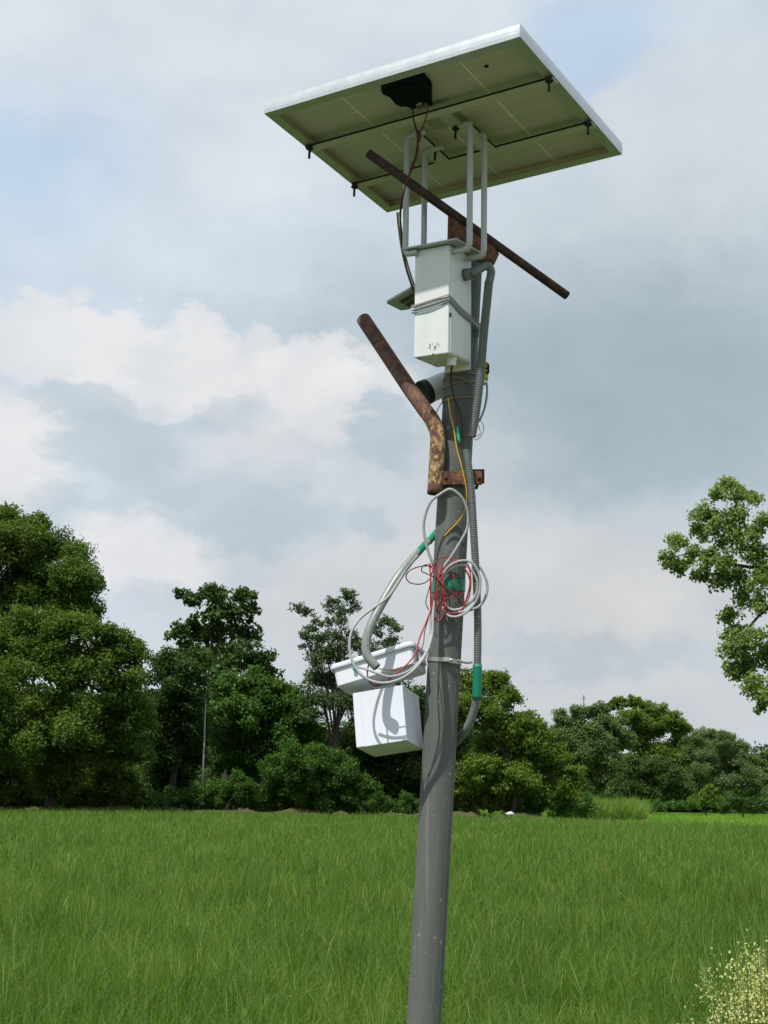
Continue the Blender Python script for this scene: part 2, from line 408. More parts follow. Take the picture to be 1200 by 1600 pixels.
TG = blades(60000, 106, 150, .6, 1.7, .012, 0, 0, xr=(12, 26), droop=.6, xf=lambda x, y: (np.abs(x/y-.147) < .022+.006*np.sin(y)) & (y < 135))
TG[:, :, 2] *= (.55+.45*np.abs(np.sin(TG[:, :1, 0]*.9+np.sin(TG[:, :1, 1]*.4)*2)))
V8 = np.concatenate([TG, TG[:, 6:7]], axis=1); V8[:, 7] += (0, 0, .0005)
tag(soup('tall_grass', V8, [(0, 1, 3, 2), (2, 3, 5, 4), (4, 5, 7, 6)], leaf_mat('reed', (.13, .22, .04, 1), (.20, .28, .07, 1), (.15, .24, .05, 1), .4, .4)), 'tall pale green grass at the foot of the trees right of the pole', 'grass', kind='stuff')
BG = blades(9000, 3.3, 4.8, .6, .22, .006, 0, 0, half=.4, pad=1.5, droop=.8)
V8 = np.concatenate([BG, BG[:, 6:7]], axis=1); V8[:, 7] += (0, 0, .0005)
tag(soup('verge_grass', V8, [(0, 1, 3, 2), (2, 3, 5, 4), (4, 5, 7, 6)], M_rice), 'short grass round the foot of the steel pole', 'grass', kind='stuff')

# ---------------------------------------------------------------- trees
def leaf_quads(cen, nrm, size, aspect=.55, fold=.18):
    n = len(cen)
    r_ = rng.normal(size=(n, 3)); t = np.cross(nrm, r_); t /= np.linalg.norm(t, axis=1)[:, None]+1e-9
    b = np.cross(nrm, t)
    L = (size*(.65+.7*rng.random(n)))[:, None]; W = L*aspect
    f_ = nrm*(L*fold)
    return np.stack([cen-t*L/2, cen-b*W/2+f_, cen+t*L/2, cen+b*W/2+f_], 1)
def crown_leaves(lobes, leaf, cover=1.2, sub=15, subr=(.30, .46), upbias=.35, inner=30, aspect=.55, squash=.85, shell=.25, hang=0.0, stray=.10):
    """leaf sprays scattered through every lobe; lobes = [(centre, radius)]"""
    out = []
    for c, R in lobes:
        n_s = sub
        d = rng.normal(size=(n_s, 3)); d[:, 2] += upbias; d /= np.linalg.norm(d, axis=1)[:, None]
        sr = R*rng.uniform(subr[0], subr[1], n_s)
        scn = c + d*(R*rng.uniform(.45, 1.02, n_s))[:, None]*np.array([1, 1, squash])
        for q, r_, dq in zip(scn, sr, d):
            n = max(8, int(cover*12.57*r_*r_/(leaf*leaf*aspect*.55)))
            # each spray is a lopsided, flattened tuft that points outwards
            dd = rng.normal(size=(n, 3)); dd /= np.linalg.norm(dd, axis=1)[:, None]
            rad = r_*(shell + (1.15-shell)*rng.random(n)**.55)
            ax = np.array([dq[0], dq[1], dq[2]*.6+rng.normal(0, .25)]); ax /= np.linalg.norm(ax)
            o_ = dd*rad[:, None]
            o_ += np.outer(o_@ax, ax)*.45                     # stretched along its own axis
            o_[:, 2] *= .72
            wob = rng.normal(0, .16*r_, (n, 3))
            p = q + o_ + wob
            far = rng.random(n) < stray
            p[far] += (dd[far]*r_*.45)
            p[:, 2] -= hang*r_*rng.random(n)**2
            nm = dd*.5 + rng.normal(size=(n, 3))*.75 + np.array([0, 0, .55]); nm /= np.linalg.norm(nm, axis=1)[:, None]
            out.append(leaf_quads(p, nm, np.full(n, leaf), aspect))
        if inner:
            n = inner; dd = rng.normal(size=(n, 3)); dd /= np.linalg.norm(dd, axis=1)[:, None]
            p = c + dd*(R*.62*rng.random(n)**.4)[:, None]; nm = rng.normal(size=(n, 3)); nm /= np.linalg.norm(nm, axis=1)[:, None]
            out.append(leaf_quads(p, nm, np.full(n, min(R*.4, leaf*2.4)), .7))
    return np.concatenate(out)
M_bark = mat('bark', (.045, .037, .029), .9, 0, .35, 3, .6, 12)
def tree(name, label, cat, lobes_px, Y, m, leaf=.30, over=0.0, spread=.55, trunk_px=None, trunk_r=.28, group=None, n_limb=7, bark=M_bark, **kw):
    k = Y/F
    lobes = []
    ymid = np.mean([q[1] for q in lobes_px])-10; ylow = max(q[1] for q in lobes_px)
    leaf *= .72
    for (px, py, r_) in lobes_px:
        sh = np.clip((py-ymid)/max(1, ylow-ymid), 0, 1); c = at(px, py, Y + over*(sh-.35) + rng.normal(0, spread)*r_*k); lobes.append((c, r_*k))
    cx = np.mean([c[0] for c, _ in lobes]) if trunk_px is None else at(trunk_px, 1240, Y)[0]
    base = np.array([cx, Y, 0.0])
    root = empty(name, tuple(base)); tag(root, label, cat, group)
    V = crown_leaves([(c-base, R) for c, R in lobes], leaf, **kw)
    soup('crown', V, [(0, 1, 2, 3)], m, root)
    top = max(lobes, key=lambda q: q[0][2])[0]
    hz = max(top[2]*.55, min(top[2]-.3, 1.0))
    vs, fs = [], []
    def add(path, rad):
        v_, f_ = sweep(path, rad, 7, False); o_ = len(vs); vs.extend(v_); fs.extend([tuple(i+o_ for i in q) for q in f_])
    crook = rng.normal(0, .25, 2)
    p0 = np.array([0, 0, -.1]); p1 = np.array([crook[0], crook[1], hz*.5]); p2 = np.array([(top[0]-cx)*.35, 0, hz])
    tr = catmull([p0, p1, p2], 6); add(tr, np.linspace(trunk_r*1.0, trunk_r*.45, len(tr)))
    sel = rng.permutation(len(lobes))[:n_limb]
    for i in sel:
        c = lobes[i][0]-base; s = tr[int(rng.integers(len(tr)//2, len(tr)))]
        mid = (s+c)/2 + np.array([0, 0, .12*np.linalg.norm(c-s)]); pth = catmull([s, mid, s+(c-s)*.8], 5)
        add(pth, np.linspace(trunk_r*.34, trunk_r*.06, len(pth)))
    me = bpy.data.meshes.new('trunk'); me.from_pydata([tuple(q) for q in vs], [], fs); me.update()
    link('trunk', me, bark, root, smooth=True)
    return root
LM1 = leaf_mat('neem_leaf', (.055, .110, .014, 1), (.105, .170, .024, 1), (.115, .175, .028, 1), .36, .25)
LM2 = leaf_mat('dark_leaf', (.032, .074, .016, 1), (.062, .112, .026, 1), (.050, .098, .020, 1), .30, .3)
LM3 = leaf_mat('broad_leaf', (.036, .082, .018, 1), (.075, .135, .036, 1), (.066, .120, .028, 1), .28, .3)
LM4 = leaf_mat('pale_leaf', (.060, .100, .040, 1), (.105, .150, .066, 1), (.080, .130, .050, 1), .32, .3)
LM5 = leaf_mat('yellow_leaf', (.085, .150, .020, 1), (.160, .225, .038, 1), (.110, .175, .030, 1), .38, .25)
LM6 = leaf_mat('hazed_leaf', (.105, .155, .062, 1), (.155, .210, .085, 1), (.120, .180, .066, 1), .34, .2)  # distance haze put into the leaf colour, paler and bluer
LM8 = leaf_mat('mid_leaf', (.060, .105, .030, 1), (.100, .150, .042, 1), (.080, .130, .034, 1), .32, .2)
LM7 = leaf_mat('bush_leaf', (.050, .120, .020, 1), (.092, .175, .032, 1), (.062, .135, .024, 1), .34, .4)
G1 = 'trees along the far edge of the paddy'
tree('shade_tree', 'tallest tree at far left, its dark round crown rising behind a lighter one', 'tree', [(20, 850, 52), (75, 862, 46), (-40, 860, 60), (108, 900, 40), (40, 905, 55), (130, 928, 30), (80, 945, 45), (0, 960, 60), (-60, 930, 60), (152, 915, 15), (50, 826, 26), (5, 815, 26), (130, 965, 28), (-100, 900, 60), (-20, 1020, 60), (60, 1010, 50)], 118, LM1, .34, trunk_px=20, trunk_r=.5, group=G1, cover=1.05)
tree('spreading_tree', 'wide dense tree at far left reaching down to the paddy, with light tufted leaves', 'tree', [(-30, 1010, 55), (40, 992, 42), (110, 995, 40), (165, 1000, 36), (203, 1025, 30), (60, 1050, 55), (140, 1060, 55), (195, 1075, 40), (-20, 1090, 70), (210, 1115, 30), (90, 1120, 60), (20, 1150, 60), (165, 1140, 50), (205, 1175, 35), (100, 1195, 50), (0, 1210, 50), (180, 1215, 40), (60, 1235, 30), (-60, 1180, 60), (130, 1240, 24), (-60, 1235, 40), (15, 1248, 18), (215, 1240, 22), (80, 1222, 34), (62, 1246, 20), (100, 1248, 18), (150, 1250, 16), (-20, 1252, 16), (35, 1252, 14), (180, 1252, 14)], 101, LM1, .30, trunk_px=80, trunk_r=.45, over=8.0, group=G1, cover=1.05, subr=(.24, .38), sub=19)
tree('leafy_tree', 'dark leafy tree between the far left tree and the thin lamp post', 'tree', [(258, 1045, 35), (290, 1060, 30), (270, 1100, 42), (298, 1125, 30), (250, 1155, 42), (285, 1175, 36), (260, 1215, 36), (310, 1035, 20), (290, 1230, 24), (245, 1240, 24), (270, 1246, 18), (292, 1250, 14), (228, 1252, 12)], 107, LM2, .32, trunk_r=.3, over=5.0, group=G1)
tree('broadleaf_tree', 'tall dark tree with big leaf clumps standing above the others left of the boxes', 'tree', [(322, 930, 19), (345, 935, 20), (298, 935, 17), (384, 938, 20), (280, 928, 9), (362, 958, 26), (392, 955, 15), (330, 970, 26), (276, 990, 19), (305, 985, 22), (340, 1000, 32), (385, 995, 24), (290, 1018, 18), (320, 1030, 30), (372, 1030, 32), (405, 1035, 24), (420, 1055, 18), (350, 1055, 35), (400, 1070, 25)], 125, LM3, .46, trunk_px=350, trunk_r=.45, group=G1, aspect=.7, cover=1.0, subr=(.30, .42), sub=12, inner=18)
tree('vine_covered_tree', 'mid height tree wrapped in creepers just right of the thin lamp post', 'tree', [(350, 1080, 26), (398, 1075, 28), (432, 1085, 26), (335, 1110, 26), (380, 1118, 38), (430, 1125, 40), (468, 1112, 26), (358, 1160, 30), (400, 1165, 38), (450, 1165, 38), (345, 1195, 22), (380, 1205, 26), (478, 1145, 32), (462, 1098, 20), (485, 1180, 28)], 112, LM7, .34, trunk_r=.3, over=4.0, group=G1, aspect=.65)
tree('open_crowned_tree', 'airy tree with sky showing through its crown behind the white tray', 'tree', [(540, 932, 15), (522, 945, 15), (548, 950, 14), (530, 965, 17), (510, 972, 12), (464, 950, 10), (480, 958, 11), (492, 978, 14), (478, 1002, 16), (505, 1000, 18), (535, 995, 20), (500, 1030, 24), (530, 1030, 26), (560, 1005, 16), (585, 985, 14), (602, 972, 13), (618, 982, 12), (575, 1020, 22), (610, 1010, 18), (490, 1065, 22), (525, 1065, 30), (575, 1055, 30), (620, 1045, 28), (500, 1100, 30), (550, 1095, 38), (600, 1090, 36)], 108, LM4, .26, trunk_px=530, trunk_r=.25, group=G1, cover=.62, inner=6, subr=(.26, .44), sub=12, n_limb=16)
tree('dark_tree', 'very dark tree behind the white cube and the pole', 'tree', [(610, 1140, 40), (655, 1120, 40), (590, 1180, 38), (645, 1190, 50), (695, 1170, 40), (610, 1225, 35), (665, 1235, 35), (700, 1110, 32), (700, 1230, 30), (560, 1150, 35), (640, 1250, 18), (610, 1252, 15), (680, 1254, 15), (595, 1235, 25)], 114, LM2, .32, trunk_r=.3, group=G1)
tree('green_bush', 'bright green rounded bush below the white cube at the paddy edge', 'bush', [(436, 1205, 25), (470, 1190, 28), (505, 1195, 28), (540, 1215, 25), (565, 1232, 22), (470, 1228, 30), (508, 1238, 28), (432, 1238, 22), (585, 1250, 12), (545, 1250, 16)], 102, LM7, .26, trunk_r=.12, group='bushes at the paddy edge', aspect=.4, cover=1.1)
tree('low_bush', 'low dark green bush at the foot of the thin lamp post', 'bush', [(318, 1240, 18), (350, 1235, 22), (385, 1238, 20), (410, 1245, 15), (340, 1252, 12), (375, 1215, 14)], 102.5, LM7, .24, trunk_r=.1, group='bushes at the paddy edge', aspect=.4)
tree('domed_tree', 'rounded yellowish green tree just right of the pole', 'tree', [(735, 1075, 26), (768, 1072, 26), (795, 1092, 22), (722, 1110, 28), (750, 1120, 36), (805, 1130, 30), (832, 1135, 20), (853, 1160, 20), (780, 1170, 42), (828, 1180, 36), (868, 1190, 26), (893, 1208, 19), (750, 1205, 32), (800, 1220, 34), (848, 1228, 30), (884, 1235, 22), (735, 1245, 18), (770, 1248, 20), (905, 1225, 12), (800, 1250, 20), (828, 1252, 18), (862, 1254, 15), (790, 1232, 28), (755, 1255, 13), (715, 1235, 24)], 104, LM5, .29, trunk_px=800, trunk_r=.25, over=1.0, group=G1, cover=1.05, subr=(.26, .40), sub=18)
G2 = 'distant trees beyond the meadow'
tree('distant_tree', 'grey green distant tree next to the domed one right of the pole', 'tree', [(878, 1128, 17), (905, 1120, 18), (892, 1152, 26), (935, 1120, 20), (925, 1150, 26), (955, 1140, 22), (930, 1180, 30), (890, 1185, 26), (955, 1190, 26), (915, 1218, 24), (870, 1160, 24), (880, 1215, 22), (945, 1225, 20), (968, 1160, 20)], 178, LM6, .40, trunk_r=.4, group=G2)
tree('flat_topped_tree', 'distant tree with the highest flat top on the right side', 'tree', [(952, 1105, 10), (968, 1098, 11), (988, 1098, 13), (1010, 1108, 14), (1030, 1116, 15), (1052, 1128, 15), (1072, 1142, 13), (985, 1122, 18), (1020, 1140, 24), (1060, 1155, 18), (1000, 1165, 26), (1045, 1180, 26), (975, 1160, 20), (1080, 1170, 18), (940, 1112, 12), (1060, 1185, 24), (1010, 1190, 26), (1085, 1195, 20), (1040, 1128, 16), (1000, 1130, 20)], 188, LM5, .42, trunk_r=.4, group=G2)
tree('feathery_tree', 'distant pale feathery tree below the hanging branches on the right', 'tree', [(1088, 1155, 14), (1110, 1152, 15), (1135, 1158, 16), (1155, 1170, 15), (1170, 1188, 12), (1095, 1185, 20), (1130, 1190, 26), (1160, 1210, 20), (1105, 1220, 24), (1145, 1232, 22), (1180, 1240, 20), (1120, 1172, 20), (1075, 1180, 18), (1150, 1195, 20), (1175, 1215, 18), (1085, 1225, 20), (1100, 1205, 22)], 172, LM6, .34, trunk_r=.35, group=G2, aspect=.35, cover=1.2)
tree('edge_tree', 'distant bluish green tree cut by the right edge of the picture', 'tree', [(1188, 1200, 14), (1205, 1188, 18), (1195, 1225, 18), (1225, 1205, 28), (1250, 1190, 30), (1230, 1240, 22), (1290, 1210, 35), (1178, 1190, 12), (1210, 1215, 20), (1200, 1245, 16)], 186, LM6, .40, trunk_r=.35, group=G2)
tree('shadowy_tree', 'distant dark tree in front of the flat topped one', 'tree', [(985, 1195, 18), (1015, 1200, 20), (1045, 1208, 22), (975, 1225, 18), (1010, 1232, 20), (1050, 1238, 18), (1078, 1240, 16), (960, 1238, 14)], 164, LM8, .34, trunk_r=.2, group=G2)
tree('round_bush', 'small round light green bush before the dark distant tree', 'bush', [(1098, 1248, 11), (1118, 1250, 10), (1085, 1255, 8), (1108, 1235, 9)], 150, LM5, .28, trunk_r=.1, group='bushes beyond the meadow')
tree('meadow_bush', 'dark low bush on the meadow near the right edge', 'bush', [(1150, 1256, 12), (1172, 1258, 13), (1192, 1260, 11), (1135, 1262, 7)], 140, LM2, .26, trunk_r=.1, group='bushes beyond the meadow')
# thicket far behind, read as one mass
lob = []
for px in np.arange(-640, 780, 34):
    for py in (1120, 1175, 1222, 1248):
        if py == 1120 and px > 440: continue
        lob.append((at(px+rng.normal(0, 9), py+rng.normal(0, 6), 134+rng.normal(0, 2)), (44 if py < 1240 else 26)*134/F))
for px in np.arange(720, 1720, 30):
    for py in (1195, 1228, 1250): lob.append((at(px+rng.normal(0, 7), py+rng.normal(0, 6), 215+rng.normal(0, 3)), 30*215/F))
tag(soup('woodland', crown_leaves(lob, .62, cover=.75, sub=9, inner=26), [(0, 1, 2, 3)], LM2), 'dark mass of woodland behind the separate trees', 'woodland', kind='stuff')

# weeds and seedlings along the foot of the trees
und = []
for px in np.arange(-300, 930, 13):
    if 745 < px < 800: continue
    und.append((at(px+rng.normal(0, 5), 1251+rng.normal(0, 5)+px*.012, 104.6+rng.normal(0, .8)), (11+10*rng.random())*104/F))
for px in np.arange(940, 1330, 13):
    und.append((at(px+rng.normal(0, 5), 1257+rng.normal(0, 3), 158+rng.normal(0, 3)), (8+5*rng.random())*158/F))
tag(soup('undergrowth', crown_leaves(und, .2, cover=.9, sub=8, inner=16, aspect=.35), [(0, 1, 2, 3)], LM7), 'low undergrowth along the foot of the tree line', 'undergrowth', kind='stuff')

# overhanging tree on the right, trunk outside the picture
k = 17/F
tl = [(1138, 757, 17), (1160, 772, 17), (1122, 768, 12), (1180, 778, 12), (1105, 806, 20), (1095, 830, 15), (1118, 822, 16), (1152, 808, 22), (1150, 840, 24), (1056, 848, 15), (1050, 872, 16), (1068, 885, 15), (1085, 862, 14), (1108, 872, 17), (1095, 900, 16), (1130, 878, 20), (1125, 905, 16), (1150, 900, 18), (1178, 830, 14), (1195, 815, 16), (1185, 865, 20), (1200, 900, 26), (1165, 930, 18), (1185, 945, 16), (1142, 960, 15), (1150, 985, 20), (1172, 1000, 24), (1140, 1015, 17), (1165, 1040, 24), (1195, 1020, 22), (1180, 1070, 19), (1150, 1050, 12), (1192, 1098, 12), (1186, 1108, 7), (1215, 1070, 22)]
off = [(1300+rng.random()*260, 770+rng.random()*330, 26+rng.random()*18) for _ in range(44)]
M_small_leaf = leaf_mat('peepal_leaf', (.125, .200, .055, 1), (.300, .380, .165, 1), (.210, .290, .075, 1), .42, 1.2)
base = np.array([at(1440, 1240, 17)[0], 17, 0.0])
root = empty('overhanging_tree', tuple(base)); tag(root, 'near tree hanging into the picture from the right, small glossy leaves', 'tree')
lobes = [(at(px, py, 17+rng.normal(0, .12))-base, r_*k) for px, py, r_ in tl]
V = crown_leaves(lobes, .043, cover=.74, sub=12, subr=(.34, .58), inner=0, aspect=.66, shell=.1, hang=1.0, stray=.14)
lo2 = [(at(px, py, 17+rng.normal(0, .9))-base, r_*k) for px, py, r_ in off]
V2 = crown_leaves(lo2, .10, cover=.6, sub=9, subr=(.40, .62), inner=10, aspect=.62, shell=.2)
soup('crown', np.concatenate([V, V2]), [(0, 1, 2, 3)], M_small_leaf, root)
vs, fs = [], []
def add(path, rad):
    v_, f_ = sweep(path, rad, 7, False); o_ = len(vs); vs.extend(v_); fs.extend([tuple(i+o_ for i in q) for q in f_])
fork = at(1400, 1000, 17)-base
tr = catmull([(0, 0, -.1), (.05, 0, 1.2), fork], 6); add(tr, np.linspace(.2, .12, len(tr)))
def limb(pts, r0, r1):
    p = catmull([at(a_, b_, 17+c_)-base for a_, b_, c_ in pts], 7); add(p, np.linspace(r0, r1, len(p)))
limb([(1400, 1000, 0), (1290, 900, .05), (1200, 890, 0), (1140, 880, 0), (1095, 862, 0), (1055, 870, 0)], .035, .004)
limb([(1230, 895, 0), (1180, 850, .02), (1155, 800, 0), (1140, 755, 0)], .014, .003)
limb([(1140, 880, 0), (1120, 845, .02), (1102, 805, 0)], .008, .003)
limb([(1400, 1000, 0), (1300, 950, -.1), (1220, 940, -.1), (1165, 990, 0), (1165, 1050, 0), (1190, 1105, 0)], .03, .003)
limb([(1180, 850, .02), (1195, 815, 0)], .01, .004)
for c_, R in lo2[::3]:
    p = catmull([fork, (fork+c_)/2+np.array([0, 0, .15]), c_], 5); add(p, np.linspace(.05, .006, len(p)))
me = bpy.data.meshes.new('trunk'); me.from_pydata([tuple(q) for q in vs], [], fs); me.update(); link('trunk', me, M_bark, root, smooth=True)

# pale seeding weed, bottom right
wy = 5.6
wb = np.array([at(1215, 1600, wy)[0], wy, 0.0])
root = empty('seeding_weed', tuple(wb)); tag(root, 'bushy weed with masses of pale yellow green seed heads, bottom right corner', 'weed')
vs, fs = [], []; heads = []
for i in range(330):
    a_ = rng.random()*2*math.pi; rr = .03+.16*rng.random()
    s0 = np.array([math.cos(a_)*rr*.8, math.sin(a_)*rr*.8, 0])
    tx = rng.normal(0.0, .20); ty = rng.normal(0, .16)
    hh = 1.12 - .9*tx*tx - .5*max(0, -tx) + rng.normal(0, .035) - .35*rng.random()**2 + .1*max(0, tx)
    s2 = np.array([tx, ty, max(.3, hh)])
    p = catmull([s0, s0*.4+s2*.5+np.array([0, 0, .05]), s2], 4); add(p, np.linspace(.003, .0012, len(p)))
    for j in range(64):
        t = rng.random()**.8; q = p[int((len(p)-1)*(.45+.55*t))]
        heads.append(q + rng.normal(0, 1, 3)*np.array([.022, .022, .034]))
me = bpy.data.meshes.new('stem'); me.from_pydata([tuple(q) for q in vs], [], fs); me.update()
link('stems', me, mat('weed_stem', (.12, .19, .04), .7), root)
heads = np.array(heads); nm = rng.normal(size=heads.shape)+np.array([0, -.5, .6]); nm /= np.linalg.norm(nm, axis=1)[:, None]
soup('seed_heads', leaf_quads(heads, nm, np.full(len(heads), .0125), .62), [(0, 1, 2, 3)], leaf_mat('seed', (.48, .50, .20, 1), (.76, .75, .44, 1), (.55, .56, .22, 1), .3, 8), root)
n = 2600
pp = np.stack([rng.normal(.03, .17, n), rng.normal(0, .15, n), rng.uniform(.15, .8, n)], 1); nm = rng.normal(size=(n, 3))+np.array([0, 0, .6]); nm /= np.linalg.norm(nm, axis=1)[:, None]
soup('leaves', leaf_quads(pp, nm, np.full(n, .035), .3), [(0, 1, 2, 3)], M_rice, root)

# ---------------------------------------------------------------- far lamp post, mast, bag
Y = 105.2
p0 = at(316, 1262, Y); p0[2] = 0; p1 = at(321, 1092, Y)
root = empty('lamp_post', tuple(p0)); tag(root, 'thin pale lamp post with a short arm among the trees on the left', 'lamp post')
tube('post', [(0, 0, 0), p1-p0], [.075, .06], mat('galvanised', (.22, .235, .23), .6, .0), root, 8)
tube('arm', [p1-p0+np.array([.05, 0, -.05]), p1-p0+np.array([-.45, 0, .12])], .045, MATS['galvanised'], root, 6)
q = p1-p0+np.array([-.45, 0, .12]); box('lamp_head', q+np.array([-.30, -.1, -.05]), q+np.array([.05, .1, .03]), MATS['galvanised'], root, .02)
m0 = at(912, 1240, 200); m0[2] = 0; m1 = at(912, 1086, 200)
root = empty('radio_mast', tuple(m0)); tag(root, 'thin dark mast tip poking above the distant trees', 'mast')
tube('mast_pole', [(0, 0, 0), m1-m0], [.22, .07], mat('mast_grey', (.10, .11, .12), .6), root, 6)
for zf in (.965, .98):
    q = (m1-m0)*zf; tube('spike', [q+np.array([-.25, 0, 0]), q+np.array([.25, 0, 0])], .04, MATS['mast_grey'], root, 5)
b0 = at(797, 1277, 100.5); b0[2] = .55
bm = bmesh.new(); bmesh.ops.create_icosphere(bm, subdivisions=3, radius=1)
for v_ in bm.verts:
    s = 1+.22*math.sin(v_.co.x*5+1)*math.cos(v_.co.y*4)+.12*math.sin(v_.co.z*9)
    v_.co = Vector((v_.co.x*.30*s, v_.co.y*.2*s, v_.co.z*.13*s))
tag(link('white_sack', bm_mesh('white_sack', bm), M_plastic, loc=tuple(b0), smooth=True), 'small crumpled white sack lying on the bank at the far paddy edge', 'sack')

# ---------------------------------------------------------------- the steel pole
PT = .04834                                          # lean of the pole to the right
def pole_at(zr, y=4.0): return np.array([.1505+PT*zr, y, EYE+zr])
PR = .0445
pbase = pole_at(-EYE)
root = empty('steel_pole', tuple(pbase)); tag(root, 'grey weathered steel pole standing at the edge of the paddy', 'pole')
path = [pole_at(z)-pbase for z in np.linspace(-EYE-.2, 1.50, 40)]
tube('pole_tube', path, PR, M_pole, root, 40)
a_ = math.radians(47)                                 # long weld seam on the right front
sp = [pole_at(z)-pbase+np.array([math.sin(a_)*(PR-.0005), -math.cos(a_)*(PR-.0005), 0]) for z in np.linspace(-1.3, 1.3, 14)]
tube('weld_seam', sp, .0016, M_pole, root, 6)
tube('end_cap', [pole_at(1.50)-pbase, pole_at(1.512)-pbase], PR+.004, M_rust3, root, 32, smooth=False)

def ring(name, zr, h, r, m, parent=None, pb=None, tilt=(0, 0), sides=40, origin=True):
    """thin band round the pole"""
    bm = bmesh.new(); c0 = pole_at(zr); rows = []
    for rr, zz in ((r-.0012, -h/2), (r, -h/2), (r, h/2), (r-.0012, h/2)):
        row = []
        for k in range(sides):
            a = 2*math.pi*k/sides
            row.append(bm.verts.new((rr*math.cos(a)+zz*PT, rr*math.sin(a), zz+tilt[0]*math.cos(a)*rr+tilt[1]*math.sin(a)*rr)))
        rows.append(row)
    for i in range(4):
        A, B_ = rows[i], rows[(i+1) % 4]
        for k in range(sides): bm.faces.new((A[k], A[(k+1) % sides], B_[(k+1) % sides], B_[k]))
    bmesh.ops.recalc_face_normals(bm, faces=bm.faces[:])
    me = bm_mesh(name, bm); o = link(name, me, m, parent, smooth=False)
    o.location = tuple(c0) if parent is None else tuple(c0-pb)
    return o
def zr_of(py, y=3.955):
    return at(690, py, y)[2]-EYE

# ---------------------------------------------------------------- solar panel
SC = .97*3.995/.95112596/4.2*4.2/4.2
PU = np.array([0.85342627, -0.52054278, 0.02643506]); PV = np.array([0.51744447, 0.85155151, -0.08432822]); PU, PV, PN = ortho(PU, PV)
PO = np.array([-0.35559048, 3.91663168, 1.88400603])*.97 + EYEV
LU, LV = .7999*.97, .6730*.97
def onpanel(px, py, off=0.0):
    """panel-plane coordinates (u, v) of a direction"""
    d = ray(px, py); q = PO+PN*off-EYEV; X = d*((q@PN)/(d@PN)) + EYEV - PO
    return X@PU, X@PV
panel = empty('solar_panel', tuple(PO), (PU, PV, PN)); tag(panel, 'solar panel seen from below on top of the pole, bright aluminium frame', 'solar panel')
FH, LIP, TH = .036, .028, .0022
def side(name, along, at0, at1, inward, other):
    """C-profile frame side with mitred ends; along 'u' or 'v'"""
    prof = [(0, 0), (LIP, 0), (LIP, TH), (TH, TH), (TH, FH-TH), (.009, FH-TH), (.009, FH), (0, FH), (-.0012, FH*.62), (-.0012, FH*.30)]
    bm = bmesh.new(); rows = []
    for e in (0, 1):
        row = []
        for d, h in prof:
            l_ = (at0+max(d, 0)) if e == 0 else (at1-max(d, 0))
            c_ = other + inward*d
            row.append(bm.verts.new((l_, c_, h) if along == 'u' else (c_, l_, h)))
        rows.append(row)
    n = len(prof)
    for i in range(n): bm.faces.new((rows[0][i], rows[0][(i+1) % n], rows[1][(i+1) % n], rows[1][i]))
    bm.faces.new(rows[0]); bm.faces.new(rows[1][::-1]); bmesh.ops.recalc_face_normals(bm, faces=bm.faces[:])
    return link(name, bm_mesh(name, bm), M_alu, panel)
G_ = .0004
side('frame_side', 'u', G_, LU-G_, 1, 0); side('frame_side', 'u', G_, LU-G_, -1, LV)
side('frame_side', 'v', G_, LV-G_, 1, 0); side('frame_side', 'v', G_, LV-G_, -1, LU)
# back sheet with the cells showing through
m = bpy.data.materials.new('back_sheet'); m.use_nodes = True; t = NT(m.node_tree); p = m.node_tree.nodes['Principled BSDF']
sep = t.new('ShaderNodeSeparateXYZ'); t.put(sep.inputs[0], t.new('ShaderNodeTexCoord').outputs['Object'])
uu = t.math('SUBTRACT', sep.outputs[0], LU/2); vv = t.math('SUBTRACT', sep.outputs[1], LV/2)
def lines(x, step, wdt, off=0.0):
    q = t.math('ABSOLUTE', t.math('SUBTRACT', t.math('FRACT', t.math('ADD', t.math('DIVIDE', x, step), .5+off)), .5))
    return t.smooth(q, wdt/step, wdt/step*1.6, 1.0, 0.0)
lu_ = lines(uu, .182, .0021); lv_ = lines(vv, .0706, .0017, .5)
inside = t.math('MULTIPLY', t.math('LESS_THAN', t.math('ABSOLUTE', uu), .345), t.math('LESS_THAN', t.math('ABSOLUTE', vv), .318))
ob = t.new('ShaderNodeTexCoord').outputs['Object']
cellc = t.mix(t.noise(ob, 9, 4), (.56, .55, .52, 1), (.66, .65, .61, 1))
c = t.mix(t.math('MULTIPLY', lv_, .5), cellc, (.85, .84, .78, 1))
c = t.mix(t.math('MULTIPLY', t.math('MULTIPLY', lu_, inside), .95), c, (.97, .96, .90, 1))
t.put(p.inputs['Base Color'], c); p.inputs['Roughness'].default_value = .45
box('back_sheet', (.0095, .0095, .029), (LU-.0095, LV-.0095, .0305), m, panel)
mg = bpy.data.materials.new('panel_glass'); mg.use_nodes = True; pg = mg.node_tree.nodes['Principled BSDF']
pg.inputs['Base Color'].default_value = (.012, .016, .04, 1); pg.inputs['Roughness'].default_value = .08
box('glass', (.0095, .0095, .0309), (LU-.0095, LV-.0095, .0335), mg, panel)
for nm_, lo, hi in (('sealant', (.0026, .006, .009), (.0115, LV-.015, .0288)), ('sealant', (.006, LV-.0125, .009), (LU-.006, LV-.0026, .0288))):
    box(nm_, lo, hi, M_seal, panel, .002, 1)
